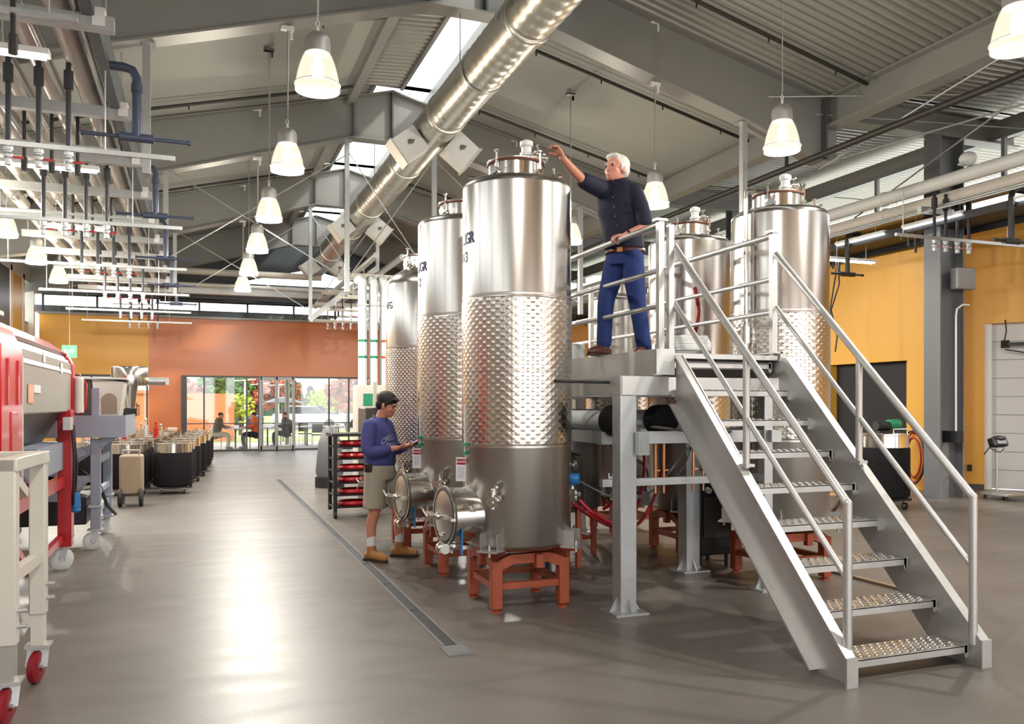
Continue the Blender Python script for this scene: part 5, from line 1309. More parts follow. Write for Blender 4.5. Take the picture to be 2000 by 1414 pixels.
# four tall white risers with green and orange bands
for i in range(4):
    x = 3.28 + i * .235; y = 17.9
    t = thing('white_riser_pipe', 'tall white vertical pipe beyond the tanks, %s from the orange wall side' % ORD[i], 'pipe', (x, y, 0), group='tall white riser pipes')
    MB().tube([(0, .55, 4.35), (0, .3, 4.35), (0, .12, 4.33), (0, .03, 4.26), (0, 0, 4.12), (0, 0, 1.5), (0, 0, .0)], .095, seg=20).build('pipe_body', M['white_pipe'], t)
    b = MB()
    for z in (2.95, 2.6): b.lathe([(.096, 0), (.1, 0), (.1, .05), (.096, .05)], o=(0, 0, z), seg=20)
    b.each('colour_band', M['glue'] if i < 2 else M['orangecloth'], t)
    MB().box((0, -.06, 3.75), (.24, .1, .025)).build('pipe_strap', M['white'], t)
t = thing('white_cabinet', 'white cabinet with small panels at the foot of the tall white pipes', 'cabinet', (3.55, 17.3, 0))
MB().box((0, 0, 1.0), (1.1, .4, 2.0)).build('cabinet_body', M['cream'], t, bevel=.01)
MB().box((-.25, -.205, 1.7), (.3, .02, .25)).build('display_panel', M['glue'], t)
for i in range(3):
    tag(MB().cyl((3.4 + i * .235, 17.72, 0), (3.4 + i * .235, 17.72, 4.2), .018, seg=8).build('conduit', M['chain']), 'thin dark conduit between the tall white pipes, %s gap from the orange wall side' % ORD[i], 'conduit', 'thin conduits between the white pipes')

# right wall items -------------------------------------------------------
t = thing('junction_box', 'square grey electrical box on the big wall column', 'electrical box', (12.08, 10.56, 3.74))
MB().box((.1, -.02, 0), (.4, .16, .36)).build('box_body', M['mull_lt'], t, bevel=.012)
tag(MB().tube([(12.3, 10.52, 3.3), (12.15, 10.52, 3.3), (12.02, 10.52, 3.22), (12.0, 10.52, 3.1), (12.0, 10.52, 1.15)], .016, seg=8).build('conduit', M['white']), 'pale conduit running down the big wall column', 'conduit')
tag(MB().box((12.02, 10.6, 1.05), (.07, .36, .2)).build('switch_box', M['black']), 'small black switch box at the end of the column conduit', 'switch box')
for i, s in enumerate((.3, .42)):
    p = Vector((13.4, 12, .40)) + dv * s - nv * .012
    o = tag(MB().box((0, 0, 0), (.02, .08, .12), Matrix((nv, dv, (0, 0, 1))).transposed()).build('wall_outlet', M[('tan', 'black')[i]]), ('tan outlet cover low on the yellow wall', 'black outlet cover low on the yellow wall')[i], 'outlet', 'wall outlets'); o.location = p
t = thing('platform_scale', 'small platform scale with a black display on a thin post by the white door', 'scale', (12.75, 10.2, 0))
MB().box((0, 0, .09), (.55, .5, .05)).build('weigh_plate', M['alu'], t, bevel=.01)
for x in (-.22, .22):
    for y in (-.2, .2): MB().cyl((x, y, 0), (x, y, .07), .025).build('foot', M['black'], t)
MB().cyl((.05, .2, .1), (.05, .2, .86), .02).build('post', M['alu'], t)
MB().box((.05, .18, .95), (.34, .12, .16), (R(-20), 0, 0)).ball((.05, .16, 1.02), (.15, .08, .05)).build('display_head', M['black'], t, bevel=.02)
MB().box((.05, .11, .97), (.2, .02, .08), (R(-20), 0, 0)).build('display_screen', M['screen'], t)
MB().tube([(-.1, .18, .9), (-.22, .16, .82), (-.3, .15, .76)], .012).tube([(-.1, .2, .85), (.05, .14, .78), (.22, .2, .84)], .008).build('cord', M['black'], t)
t = thing('hose_coil', 'coil of yellow and dark red hose hanging beside the black doorway', 'hose', (12.45, 11.75, .62))
for k, (m, rr) in enumerate((('ylw_hose', .30), ('ylw_hose', .27), ('redhose', .34), ('redhose', .24), ('black', .37))):
    MB().tube([(-.02 * k - .04, (rr * .72) * math.cos(a) , (rr + .12) * math.sin(a)) for a in [q * PI / 10 for q in range(20)]], .018, seg=8, closed=True).build('hose_loop', M[m], t)
MB().box((.06, 0, .42), (.2, .1, .05)).build('hook', M['black'], t)

# exit sign near the far yellow wall
t = thing('exit_sign', 'small lit green EXIT sign by the far yellow wall', 'sign', (-3.35, 25.5, 3.05))
MB().box((0, 0, 0), (.36, .04, .34)).build('sign_body', M['exit'], t)
text_flat('EXIT', .13, Matrix.Translation((0, -.022, 0)) @ Matrix.Rotation(PI / 2, 4, 'X'), M['white'], 'sign_lettering', t, 1, .002)
MB().cyl((0, 0, .17), (0, 0, 3.22), .008, seg=6).build('hanger_rod', M['galv'], t)

tag(MB().bar((5.62, 6.36, .013), (5.64, 5.47, .013), .05, .025).build('wooden_lath', M['tan']), 'thin wooden lath lying on the floor behind the stairs', 'lath')
# ================================================================ OUTSIDE THE FAR GLASS
S('ground', MB().box((0, 90, -.06), (160, 119, .1)), 'grass')
S('pavement', MB().box((4, 33.3, -.02), (26, 6.4, .05)).box((14, 44, -.005), (26, 2.0, .03)), 'paving')
S('road', MB().box((20, 62, -.005), (70, 16, .03)), 'asphalt')
S('pavement', MB().box((4, -12, -.08), (60, 12, .1)), 'paving')
S('building_outside', MB().box((-3.6, 41.5, 1.04), (10, 6, 2.08)).box((-5.0, 41.5, 2.14), (8.6, 6.2, .14)), 'ext_orange')
t = thing('porch_column', 'grey steel column standing outside the glazed doors', 'column', (2.15, 32.7, 0))
MB().cyl((0, 0, 0), (0, 0, 4.4), .09, seg=16).build('shaft', M['mull_lt'], t)
t = thing('porch_column', 'second grey steel column outside, right of the glazed doors', 'column', (3.25, 34.2, 0))
MB().cyl((0, 0, 0), (0, 0, 4.4), .09, seg=16).build('shaft', M['beam'], t)
S('canopy', MB().box((4, 32, 4.7), (18, 3.6, .2)), 'beam_dark')

def tree(x, y, h, r, m, lab, conifer=False, n=170, grp='trees beyond the far glass'):
    rnd = random.Random(int(x * 13 + y * 7))
    t = thing('fir_tree' if conifer else 'leafy_tree', lab, 'tree', (x, y, 0), group=grp)
    MB().cyl((0, 0, 0), (0, 0, h * .6), .05 * r + .06, .05, seg=8).build('trunk', M['bark'], t)
    mb = MB()
    for i in range(n):
        if conifer:
            q = rnd.random() ** 1.3; z = h * (.1 + .9 * q); rr = r * (1 - q) * (.55 + .45 * rnd.random()); a = rnd.random() * 2 * PI; s = .16 * r + .1
            c = Vector((rr * math.cos(a), rr * math.sin(a), z))
        else:
            a = rnd.random() * 2 * PI; b = math.asin(rnd.uniform(-1, 1)); q = (.35 + .65 * rnd.random())
            c = Vector((r * q * math.cos(a) * math.cos(b), r * q * math.sin(a) * math.cos(b), h * .62 + h * .38 * q * math.sin(b))); s = .13 * r
        for j in range(3):
            d = Vector((rnd.uniform(-1, 1), rnd.uniform(-1, 1), rnd.uniform(-1, 1))) * s; e = Vector((rnd.uniform(-1, 1), rnd.uniform(-1, 1), rnd.uniform(-.6, .6))) * s * 1.3; f = d.cross(e).normalized() * s * .9
            mb.add([c + d, c - d + e * .4, c - e, c + f, c - f * .6 + e], [(0, 1, 3), (1, 2, 3), (2, 0, 3), (0, 4, 1), (1, 4, 2), (2, 4, 0)])
    mb.build('foliage', M[m], t, smooth=0)
    return t
tree(-.6, 52, 3.2, 1.1, 'leaf_r', 'russet tree behind the orange outbuilding, leftmost through the glass', n=160)
tree(1.3, 53, 3.9, 1.7, 'leaf_g', 'large dark green tree rising behind the orange outbuilding', n=300)
tree(1.95, 45, 2.3, .75, 'leaf_y', 'low bright yellow green bush right of the orange outbuilding', n=150)
tree(3.9, 64, 4.6, 2.1, 'leaf_r', 'tall russet tree behind the lamp posts, centre of the glass', n=260)
tree(5.9, 72, 4.4, 1.7, 'leaf_g', 'olive green tree behind the open glass door', n=180)
tree(8.1, 84, 4.2, 1.4, 'leaf_r', 'small russet tree beyond the parked cars', n=150)
tree(10.3, 96, 4.0, 1.3, 'leaf_d', 'slim dark fir beyond the car park, left one of three', True)
tree(12.8, 105, 3.7, 1.3, 'leaf_d', 'slim dark fir beyond the car park, middle one of three', True)
tree(15.6, 112, 3.4, 2.2, 'leaf_d', 'broad dark fir beyond the car park, right one of three', True)
tree(10.8, 82, 3.1, 1.2, 'leaf_y', 'yellow green young tree beside the car park, left one of two', n=160)
tree(9.5, 62, 3.4, 1.2, 'leaf_y', 'yellow green young tree beside the car park, right one of two', n=160)
tree(8.2, 49.5, 4.2, 1.5, 'leaf_r', 'red brown tree at the right end of the glass', n=220)
tag(MB().box((24, 122, 1.2), (90, 2, 2.4)).build('hedge', M['leaf_d']), 'long dark green hedge far beyond the car park', 'hedge')
def car(x, y, m, lab, rz=0):
    t = thing('parked_car', lab, 'car', (x, y, 0), rz, 'parked cars outside')
    body = [(-2.1, .3), (2.1, .3), (2.15, .75), (1.9, .92), (1.1, .98), (-2.0, 1.0), (-2.15, .7)]
    MB().prism(body, -.85, .85, 'xz').build('car_body', M[m], t, bevel=.06)
    MB().prism([(-1.7, .96), (1.2, .96), (.55, 1.45), (-1.2, 1.48)], -.72, .72, 'xz').build('cabin_glass', M['carglass'], t, bevel=.04)
    MB().prism([(-1.25, 1.46), (.58, 1.43), (.5, 1.5), (-1.15, 1.53)], -.7, .7, 'xz').build('car_roof', M[m], t)
    for px in (-1.35, 1.35):
        for py in (-.8, .8): MB().cyl((px, py - .1, .33), (px, py + .1, .33), .33, seg=20).build('wheel', M['rubber'], t)
car(1.6, 56, 'carblue', 'dark blue parked car seen left of the porch column', .2)
car(6.6, 56.5, 'carwhite', 'white parked car seen behind the open glass door', .1)
car(11.2, 58, 'carwhite', 'white parked car farther right across the car park', .1)
car(8.6, 67, 'carblue', 'dark blue parked car at the right of the car park', .1)
car(14.4, 69, 'carwhite', 'white parked car at the far right of the car park', .1)
for i, (x, y) in enumerate(((2.4, 50), (3.8, 59), (5.2, 61))):
    t = thing('lamp_post', 'slim pale lamp post outside, %s from the left through the glass' % ORD[i], 'lamp post', (x, y, 0))
    MB().cyl((0, 0, 0), (0, 0, 3.0), .06, .04, seg=8).build('post', M['white'], t)
    MB().bar((-.6, 0, 2.95), (.6, 0, 3.05), .2, .05).build('lamp_arm', M['white'], t)
t = thing('patio_umbrella', 'dark patio umbrella on the terrace outside', 'umbrella', (3.35, 37, 0))
MB().cyl((0, 0, 0), (0, 0, 1.9), .025, seg=8).build('pole', M['mullion'], t)
MB().lathe([(0, 1.95), (.4, 1.85), (.85, 1.68), (.85, 1.65), (.4, 1.81), (0, 1.9)], seg=8).build('canopy', M['mullion'], t)
def table(x, y, r, lab, rect=False, h=.74):
    t = thing('cafe_table', lab, 'table', (x, y, 0))
    if rect: MB().box((0, 0, h), (1.6, .8, .04)).build('tabletop', M['tabletop'], t)
    else: MB().cyl((0, 0, h - .02), (0, 0, h + .02), r, seg=32).build('tabletop', M['tabletop'], t)
    for a in ((-.6, -.3), (-.6, .3), (.6, -.3), (.6, .3)) if rect else ((0, 0),):
        MB().cyl((a[0], a[1], 0), (a[0], a[1], h - .02), .03, seg=10).build('leg', M['mullion'], t)
    if not rect: MB().lathe([(0, 0), (.28, 0), (.26, .03), (.04, .05), (0, .05)], seg=24).build('base', M['mullion'], t)
    return t
def chair(x, y, rz, lab):
    t = thing('cafe_chair', lab, 'chair', (x, y, 0), rz, 'dark cafe chairs by the glass')
    MB().box((0, 0, .44), (.42, .42, .04)).build('seat', M['darkcloth'], t)
    MB().box((-.2, 0, .7), (.03, .4, .34)).build('backrest', M['darkcloth'], t)
    for px in (-.18, .18):
        for py in (-.18, .18): MB().cyl((px, py, 0), (px, py, .44), .013, seg=6).build('leg', M['galv'], t)
    return t
table(1.18, 31.3, .36, 'small round table between the two seated people outside the glass')
chair(.52, 31.3, 0, 'dark chair under the seated person in olive')
chair(1.86, 31.3, PI, 'dark chair under the seated person in orange')
table(2.35, 32.2, .36, 'round table outside beside the dark seated figure')
chair(3.0, 32.1, PI, 'dark chair under the third seated figure')
table(4.45, 33.0, .4, 'long pale table outside the glass right of the glazed doors', True)
chair(3.9, 33.7, -1.3, 'dark chair behind the left half of the long pale table'); chair(4.8, 33.7, -1.8, 'dark chair behind the right half of the long pale table')
chair(4.2, 32.3, 1.4, 'dark chair in front of the long pale table')

# ================================================================ PEOPLE
def head_mesh(mb, c, f, up=(0, 0, 1), s=1.0):
    "c centre, f facing direction"
    f = Vector(f).normalized(); up = Vector(up).normalized(); l = up.cross(f).normalized(); up = f.cross(l)
    Mx = Matrix((f, l, up)).transposed(); c = Vector(c)
    def b(p, r, rot=None):
        q = MB().ball((0, 0, 0), r, 20, 14, rot); mb.add([c + Mx @ (v + Vector(p)) * s for v in q.v], q.f)
    b((-.012, 0, .03), (.094, .074, .088)); b((.02, 0, -.03), (.072, .064, .085)); b((.05, 0, -.085), (.034, .036, .026))
    b((.035, 0, -.06), (.052, .05, .05)); b((.082, 0, -.02), (.02, .0125, .026), (0, R(-18), 0)); b((.092, 0, -.036), (.0145, .014, .0105))
    b((.077, 0, .022), (.014, .048, .010)); b((.080, 0, -.066), (.012, .024, .008)); b((.078, 0, -.08), (.012, .022, .008))
    for q in (-1, 1):
        b((-.005, q * .077, -.015), (.018, .009, .032), (0, R(-10), 0)); b((.056, q * .042, -.028), (.024, .02, .02))
    return Mx
def face_details(parent, c, f, s, Mx, brow):
    c = Vector(c); e = MB(); lp = MB(); br = MB()
    for q in (-1, 1):
        e.ball(c + Mx @ Vector((.078, q * .031, .002)) * s, .0085 * s, 10, 8)
        br.bar(c + Mx @ Vector((.09, q * .016, .022)) * s, c + Mx @ Vector((.078, q * .048, .026)) * s, .005, .005)
    e.build('eye', M['eye'], parent)
    lp.bar(c + Mx @ Vector((.0925, -.02, -.073)) * s, c + Mx @ Vector((.0925, .02, -.073)) * s, .008, .01).build('lips', M['lip'], parent)
    br.build('eyebrow', brow, parent)
def hand(mb, wrist, d, palm_n, s=1.0, curl=.5, side=1):
    "wrist point, direction of the hand, palm normal; five separate fingers"
    w_ = Vector(wrist); d = Vector(d).normalized(); n = Vector(palm_n); n = (n - d * n.dot(d)).normalized(); a = d.cross(n) * side
    for k in range(4):
        o = (k - 1.5) * .021 * s
        base = w_ + d * .088 * s + a * o * 1.0
        mb.limb([w_ + a * o * .55 + d * .005, w_ + d * .05 * s + a * o * .9, base], [.0155 * s, .0155 * s, .0115 * s], seg=8, sub=2)
        L = (.068, .077, .072, .056)[k] * s; p = base; ang = 0; pts = [p]
        for j in range(3):
            ang += curl * (.55, .9, .8)[j]; dd = d * math.cos(ang) + n * math.sin(ang); p = p + dd * L * (.45, .32, .25)[j] + a * o * .06; pts.append(p)
        mb.limb(pts, [.0098 * s, .0092 * s, .0085 * s, .0075 * s], seg=8, sub=2)
    tb = w_ + d * .022 * s - a * .026 * s
    mb.limb([tb, tb + (d * .7 - a * .6 + n * .3).normalized() * .04 * s, tb + (d * .9 - a * .42 + n * .5 * (curl + .4)).normalized() * .075 * s, tb + (d * 1.0 - a * .2 + n * .75 * (curl + .4)).normalized() * .1 * s], [.0145 * s, .0125 * s, .0105 * s, .0085 * s], seg=8, sub=2)
    mb.ball(w_ + d * .045 * s, (.035 * s, .035 * s, .02 * s)) if False else None

# --- man in blue standing on the floor, local frame: faces +X, left is +Y
hd = R(-40)
t1 = thing('person', 'man in a blue sweatshirt and khaki shorts looking down at a small device', 'person', (1.74, 8.52, 0), hd)
fh = Vector((.93, .12, -.36)).normalized(); hc = Vector((.085, 0, 1.6))
b = MB()
Mh = head_mesh(b, hc, fh, (.36, 0, .93), 1.08)
b.limb([(-.015, 0, 1.38), (.02, 0, 1.47), (.055, 0, 1.55)], [.07, .06, .056])
b.limb([(0, 0, .92), (.0, 0, 1.05), (-.01, 0, 1.2), (-.02, 0, 1.34)], [.14, .135, .15, .13], seg=16)
b.limb([(-.02, -.16, 1.36), (-.02, 0, 1.37), (-.02, .16, 1.36)], [.04, .06, .04])
elr, ell = Vector((.02, -.25, 1.12)), Vector((.05, .25, 1.13)); wrr, wrl = Vector((.25, -.08, 1.16)), Vector((.27, .13, 1.17))
b.limb([(-.02, -.18, 1.36), (-.02, -.235, 1.25), elr], [.04, .042, .04]); b.limb([elr, (elr + wrr) / 2, wrr], [.041, .037, .026])
b.limb([(-.02, .18, 1.36), (-.01, .235, 1.25), ell], [.04, .042, .04]); b.limb([ell, (ell + wrl) / 2, wrl], [.041, .037, .026])
hand(b, wrr, (.85, .42, .12), (0, .3, 1), curl=.55, side=-1); hand(b, wrl, (.8, -.35, .12), (0, -.2, 1), curl=.5, side=1)
fr, fl = Vector((-.03, -.12, 0)), Vector((.12, .2, 0))
for hipy, ft in ((-.09, fr), (.09, fl)):
    kn = Vector((ft.x + .03, ft.y * .95, .49)); an = ft + Vector((0, 0, .09))
    b.limb([(0, hipy, .92), ((0 + kn.x) / 2 + .02, (hipy + kn.y) / 2, .7), kn], [.095, .083, .058]); b.limb([kn, (kn + an) / 2 + Vector((-.02, 0, .07)), an + Vector((0, 0, .06))], [.057, .056, .036])
b.build('body', M['skin'], t1, remesh=.0065, sm=2)
face_details(t1, hc, fh, 1.08, Mh, M['hair_dark'])
h = MB(); loc = lambda p: hc + Mh @ Vector(p) * 1.08
q = MB().ball((0, 0, 0), (.103, .083, .082), 20, 14)
h.add([loc(v + Vector((-.02, 0, .045))) for v in q.v], q.f)
q = MB().ball((0, 0, 0), (.055, .08, .07), 16, 10); h.add([loc(v + Vector((-.055, 0, -.01))) for v in q.v], q.f)
q = MB().ball((0, 0, 0), (.03, .062, .022), 16, 8); h.add([loc(v + Vector((.066, 0, .075))) for v in q.v], q.f)
for s_ in (-1, 1): q = MB().ball((0, 0, 0), (.018, .01, .03), 10, 8); h.add([loc(v + Vector((.012, s_ * .073, .012))) for v in q.v], q.f)
h.build('hair', M['hair_dark'], t1, remesh=.007, sm=3)
s_ = MB()
s_.loft([((0, 0, .97), .150, .172, 0), ((.005, 0, 1.0), .158, .182, 0), ((0, 0, 1.1), .156, .18, 0), ((-.005, 0, 1.2), .152, .188, 0), ((-.015, 0, 1.3), .150, .2, 0), ((-.02, 0, 1.37), .14, .2, 0), ((-.02, 0, 1.42), .115, .165, 0), ((-.005, 0, 1.465), .085, .095, 0)])
for sh, el, wr in (((-.02, -.18, 1.375), elr, wrr), ((-.02, .18, 1.375), ell, wrl)):
    e = el + (wr - el) * .62
    s_.limb([sh, ((Vector(sh) + el) / 2 + Vector((-.01, -.01 if el.y < 0 else .01, 0))), el, e], [.078, .073, .062, .05], seg=16)
sw = s_.build('sweatshirt', M['sweater'], t1, remesh=.008, sm=6)
MB().lathe([(.072, 0), (.082, .006), (.08, .022), (.07, .022)], o=(.003, 0, 1.45), axis=(.25, 0, 1), seg=28).build('collar', M['txtblue'], sw)
for row, (wd, sz, zz) in enumerate((('OREGON', .078, 1.265), ('STATE', .078, 1.175))):
    me = text_mesh(wd, sz, 1.0, .003); bm_ = bmesh.new(); bm_.from_mesh(me)
    for v in bm_.verts:
        a = v.co.x / .185; arch = -.35 * v.co.x ** 2 * 6 * (1 - row)
        v.co = Vector((.155 * math.cos(a) - .002 + .006, .19 * math.sin(a), zz + v.co.y + arch))
    bm_.to_mesh(me); bm_.free(); me.materials.append(M['txtgrey'])
    o = bpy.data.objects.new('chest_lettering', me); C.objects.link(o); o.parent = sw
    sk = o.modifiers.new('wrap', 'SHRINKWRAP'); sk.target = sw; sk.wrap_method = 'NEAREST_SURFACEPOINT'; sk.offset = .004; sk.wrap_mode = 'ABOVE_SURFACE'
p = MB()
p.loft([((0, 0, .83), .155, .19, 0), ((0, 0, .92), .155, .185, 0), ((0, 0, 1.0), .146, .17, 0)])
for hipy, ft in ((-.085, fr), (.085, fl)):
    kn = Vector((ft.x + .03, ft.y * .95, .49))
    p.tube([Vector((0, hipy, .9)), Vector((kn.x * .45, hipy * .6 + kn.y * .4, .75)), Vector((kn.x * .9, kn.y, .56)), Vector((kn.x * .95, kn.y, .54))], [.115, .118, .118, .116], seg=20)
sh_ = p.build('shorts', M['khaki'], t1, remesh=.009, sm=4)
MB().lathe([(.15, -.012), (.154, 0), (.15, .012)], o=(0, 0, .985), seg=32).build('belt', M['brown_leather'], t1)
MB().box((-.03, -.185, .955), (.08, .035, .09)).build('belt_pouch', M['black'], t1, bevel=.012)
for ft in (fr, fl):
    MB().limb([ft + Vector((0, 0, .12)), ft + Vector((0, 0, .235))], [.044, .046], seg=16, sub=3).build('sock', M['sock'], t1)
    a_ = R(-14) if ft is fr else R(12)
    d_ = Vector((math.cos(a_), math.sin(a_), 0))
    s_ = MB(); s_.limb([ft + Vector((0, 0, .14)), ft + Vector((0, 0, .075))], [.05, .052]).limb([ft - d_ * .05 + Vector((0, 0, .055)), ft + d_ * .06 + Vector((0, 0, .06)), ft + d_ * .13 + Vector((0, 0, .05)), ft + d_ * .175 + Vector((0, 0, .045))], [.045, .05, .047, .036])
    so = s_.build('boot', M['leather'], t1, remesh=.008, sm=3)
    sol = MB(); sd = Vector((-d_.y, d_.x, 0)); P = []
    for u_, hw in ((-.1, .02), (-.085, .04), (0, .043), (.1, .052), (.17, .045), (.21, .02)): P.append(ft + d_ * u_ + sd * hw)
    for u_, hw in ((.21, .02), (.17, .045), (.1, .052), (0, .043), (-.085, .04), (-.1, .02)): P.append(ft + d_ * u_ - sd * hw)
    sol.prism([(v.x, v.y) for v in P], .0, .022).build('sole', M['sole'], so)
# device resting in the hands
dev = tag(MB().box((0, 0, 0), (.13, .085, .012)).box((0, 0, .007), (.11, .07, .003)).build('handheld_device', M['device'], bevel=.003), 'small pale handheld device held by the man in blue', 'device')
cx_, cy_ = math.cos(hd), math.sin(hd)
dl = Vector((.385, .03, 1.215)); dev.location = (1.74 + dl.x * cx_ - dl.y * cy_, 8.52 + dl.x * cy_ + dl.y * cx_, dl.z); dev.rotation_euler = (R(10), R(-22), hd)

# --- older man on the platform, world coordinates relative to base
B0 = Vector((3.5, 6.5, 2.0))
t2 = thing('person', 'white haired man in navy shirt and jeans reaching to the tank top valve', 'person', B0)
V = lambda x, y, z: Vector((x, y, z)) - B0
fd = Vector((-.86, -.34, .1)).normalized()
hc2 = V(3.411, 6.485, 3.664)
bodyf = Vector((-.72, -.69, 0)).normalized(); lat = Vector((.69, -.72, 0))    # lat: his left
hip = V(3.510, 6.501, 2.924); chest = V(3.442, 6.505, 3.402)
shR = V(3.289, 6.541, 3.492); shL = V(3.546, 6.380, 3.454)
elR = V(3.030, 6.361, 3.498); wrR = V(2.782, 6.219, 3.623)
elL = V(3.588, 6.268, 3.127); wrL = V(3.409, 6.304, 3.051)
hipR = V(3.475, 6.578, 2.921); hipL = V(3.536, 6.427, 2.895)
knR = V(3.372, 6.595, 2.518); knL = V(3.572, 6.392, 2.485)
anR = V(3.373, 6.638, 2.166); anL = V(3.647, 6.407, 2.112)
b = MB(); Mh2 = head_mesh(b, hc2, fd, (0, 0, 1), 1.1)
b.limb([chest + Vector((0, 0, .06)), hc2 + Vector((.025, .02, -.12)), hc2 + Vector((.01, .01, -.05))], [.06, .058, .058])
b.limb([hip, (hip + chest) / 2, chest], [.11, .105, .11])
b.limb([shR - Vector((0, 0, .03)), (shR + shL) / 2 + Vector((0, 0, -.03)), shL - Vector((0, 0, .03))], [.045, .06, .045])
b.limb([shR, (shR + elR) / 2, elR], [.045, .047, .043]); b.limb([elR, (elR + wrR) / 2 + Vector((0, 0, -.008)), wrR], [.043, .04, .027])
b.limb([shL, (shL + elL) / 2, elL], [.045, .047, .043]); b.limb([elL, (elL + wrL) / 2, wrL], [.043, .039, .027])
hand(b, wrR, (-.55, -.12, .62), (-.75, -.1, -.6), 1.0, curl=.75, side=1)
hand(b, wrL, (-.88, .1, -.12), (-.1, .2, -1), 1.0, curl=.85, side=-1)
for hp_, kn, an in ((hipR, knR, anR), (hipL, knL, anL)):
    b.limb([hp_, (hp_ + kn) / 2, kn, (kn + an) / 2, an], [.09, .08, .06, .05, .04])
b.build('body', M['skin_old'], t2, remesh=.0065, sm=2)
face_details(t2, hc2, fd, 1.1, Mh2, M['hair_white'])
h = MB(); loc = lambda p: hc2 + Mh2 @ Vector(p) * 1.1
for c_, r_ in (((-.028, 0, .048), (.098, .086, .078)), ((-.062, 0, -.005), (.05, .084, .07)), ((.045, 0, .088), (.045, .066, .026)), ((-.03, .066, .01), (.035, .02, .045)), ((-.03, -.066, .01), (.035, .02, .045)), ((-.07, 0, .06), (.05, .07, .05)), ((.012, .074, -.002), (.012, .009, .03)), ((.012, -.074, -.002), (.012, .009, .03))):
    q = MB().ball((0, 0, 0), r_, 18, 12); h.add([loc(v + Vector(c_)) for v in q.v], q.f)
h.build('hair', M['hair_white'], t2, remesh=.007, sm=2)
def oval(c, rx, ry): return (c, rx, ry, math.atan2(bodyf.y, bodyf.x))
s_ = MB()
up = chest - hip
s_.loft([oval(hip + up * .085, .138, .178), oval(hip + up * .16, .142, .18), oval(hip + up * .45, .14, .18), oval(hip + up * .8, .142, .2), oval(chest + Vector((0, 0, .06)), .13, .2), oval(chest + Vector((-.005, 0, .12)), .11, .165), oval(chest + Vector((-.012, 0, .165)), .078, .09)])
s_.limb([shR + Vector((.02, -.01, -.01)), (shR * .4 + elR * .6), elR * .93 + shR * .07], [.083, .076, .07], seg=16)
s_.limb([shL + Vector((-.01, .01, -.01)), (shL * .5 + elL * .5), elL * .85 + shL * .15], [.083, .078, .074], seg=16)
st = s_.build('shirt', M['navy'], t2, remesh=.008, sm=5)
cl = MB()
cc = chest + Vector((-.015, -.01, .155))
for q in (-1, 1):
    cl.add([cc + bodyf * .075 + lat * q * .005, cc + lat * q * .08 - bodyf * .02 + Vector((0, 0, .03)), cc + lat * q * .085 - bodyf * .01 + Vector((0, 0, -.005)), cc + bodyf * .09 + lat * q * .055 + Vector((0, 0, -.05))], [(0, 1, 2, 3)])
co = cl.build('shirt_collar', M['navy'], st); sd_ = co.modifiers.new('thick', 'SOLIDIFY'); sd_.thickness = .008
bt = MB()
for k in range(5):
    q = hip + up * (.3 + .17 * k) + bodyf * (.146)
    bt.cyl(q - bodyf * .004, q + bodyf * .003, .0045, seg=8)
bt.each('shirt_button', M['tan'], st)
pk = hip + up * .78 + bodyf * .12 + lat * .085
MB().box(pk, (.02, .1, .1), Matrix((bodyf, lat, (0, 0, 1))).transposed()).build('chest_pocket', M['navy'], st, bevel=.005)
p = MB()
p.loft([oval(hip + Vector((0, 0, -.1)), .13, .17), oval(hip + Vector((0, 0, -.03)), .132, .172), oval(hip + Vector((0, 0, .05)), .13, .168)])
for hp_, kn, an in ((hipR, knR, anR), (hipL, knL, anL)):
    p.limb([hp_, (hp_ + kn) / 2, kn, (kn + an) / 2, an + Vector((0, 0, -.01))], [.103, .095, .076, .07, .068], seg=18)
p.build('jeans', M['denim'], t2, remesh=.008, sm=4)
a_b = math.atan2(bodyf.y, bodyf.x)
bl = MB(); P = []; 
for z in (-.018, .018):
    for i in range(36):
        a = 2 * PI * i / 36; x, y = .141 * math.cos(a), .18 * math.sin(a); P.append(hip + Vector((x * math.cos(a_b) - y * math.sin(a_b), x * math.sin(a_b) + y * math.cos(a_b), .02 + z)))
bl.add(P, [(i, (i + 1) % 36, 36 + (i + 1) % 36, 36 + i) for i in range(36)])
bo = bl.build('belt', M['brown_leather'], t2); sd_ = bo.modifiers.new('thick', 'SOLIDIFY'); sd_.thickness = .006
MB().box(hip + bodyf * .145 + Vector((0, 0, .02)), (.012, .05, .04), Matrix((bodyf, lat, (0, 0, 1))).transposed()).build('buckle', M['copper'], bo)
MB().lathe([(.031, -.012), (.034, 0), (.031, .012)], o=wrL + (elL - wrL).normalized() * .03, axis=(elL - wrL), seg=20).build('wristwatch', M['black'], t2)
for ft, zs, d_ in ((anR, .03, Vector((-.92, -.35, 0)).normalized()), (anL, .01, Vector((-.8, -.6, 0)).normalized())):
    g_ = Vector((ft.x, ft.y, zs))
    s_ = MB(); s_.limb([g_ + Vector((0, 0, .1)), g_ + Vector((0, 0, .06))], [.045, .048]).limb([g_ - d_ * .05 + Vector((0, 0, .048)), g_ + d_ * .06 + Vector((0, 0, .052)), g_ + d_ * .13 + Vector((0, 0, .042)), g_ + d_ * .18 + Vector((0, 0, .036))], [.042, .046, .042, .03])
    so = s_.build('shoe', M['brown_leather'], t2, remesh=.008, sm=3)
    sd = Vector((-d_.y, d_.x, 0)); P = [g_ + d_ * u_ + sd * hw for u_, hw in ((-.1, .02), (-.085, .036), (0, .038), (.1, .045), (.17, .04), (.21, .018))] + [g_ + d_ * u_ - sd * hw for u_, hw in ((.21, .018), (.17, .04), (.1, .045), (0, .038), (-.085, .036), (-.1, .02))]
    MB().prism([(v.x, v.y) for v in P], zs, zs + .018).build('sole', M['sole'], so)

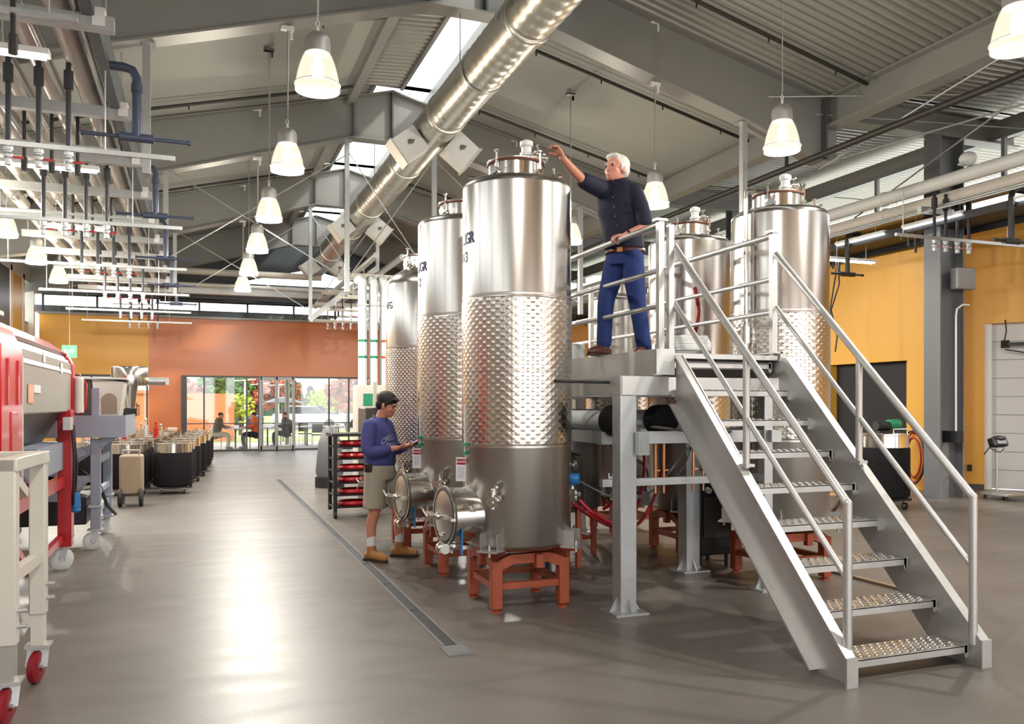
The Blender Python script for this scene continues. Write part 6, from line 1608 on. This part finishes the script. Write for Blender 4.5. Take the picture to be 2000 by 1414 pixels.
# --- seated people outside the glass (small in the picture)
def seated(x, y, rz, top, legs, hair, lab, lean=.18):
    t = thing('person', lab, 'person', (x, y, 0), rz)
    hc_ = Vector((lean + .02, 0, 1.2)); f_ = Vector((1, 0, -.2)); b = MB(); Mx = head_mesh(b, hc_, f_)
    b.limb([(0, 0, .5), (lean * .4, 0, .78), (lean * .7, 0, .98), (lean, 0, 1.1)], [.14, .13, .12, .06])
    for q in (-1, 1):
        b.limb([(0, q * .09, .52), (.25, q * .11, .53), (.43, q * .12, .5)], [.09, .08, .058]); b.limb([(.43, q * .12, .5), (.45, q * .12, .28), (.42, q * .12, .09)], [.056, .05, .036])
        b.limb([(lean * .75, q * .18, 1.0), (lean + .08, q * .23, .82), (lean + .32, q * .12, .79)], [.05, .042, .028]); hand(b, Vector((lean + .32, q * .12, .79)), (1, -q * .3, 0), (0, 0, -1), 1, .3, q)
    b.build('body', M['skin'], t, remesh=.012, sm=2); face_details(t, hc_, f_, 1, Mx, hair)
    h = MB(); qq = MB().ball((0, 0, 0), (.1, .082, .08), 14, 10); h.add([hc_ + Mx @ (v + Vector((-.025, 0, .045))) for v in qq.v], qq.f); h.build('hair', hair, t)
    s = MB().limb([(-.0, 0, .52), (lean * .4, 0, .78), (lean * .7, 0, 1.0)], [.165, .16, .15], seg=18)
    for q in (-1, 1): s.limb([(lean * .7, q * .15, 1.0), (lean + .06, q * .23, .83), (lean + .26, q * .14, .79)], [.08, .065, .05])
    s.build('jacket', top, t, remesh=.014, sm=4)
    p = MB()
    for q in (-1, 1): p.limb([(0, q * .09, .52), (.25, q * .11, .53), (.43, q * .12, .5), (.45, q * .12, .28), (.42, q * .12, .12)], [.11, .1, .078, .068, .06])
    p.build('trousers', legs, t, remesh=.014, sm=3)
    for q in (-1, 1): MB().limb([(.38, q * .12, .05), (.5, q * .12, .05), (.58, q * .12, .04)], [.04, .045, .032]).build('shoe', M['black'], t)
seated(.5, 31.3, 0, M['olive'], M['stonecloth'], M['hair_dark'], 'seated person in an olive jacket leaning on the small round table')
seated(1.9, 31.3, PI, M['orangecloth'], M['darkcloth'], M['hair_dark'], 'seated person in an orange top facing the one in olive', .08)
seated(3.03, 32.1, PI, M['darkcloth'], M['darkcloth'], M['hair_dark'], 'seated person in black beyond the open glass door', .06)
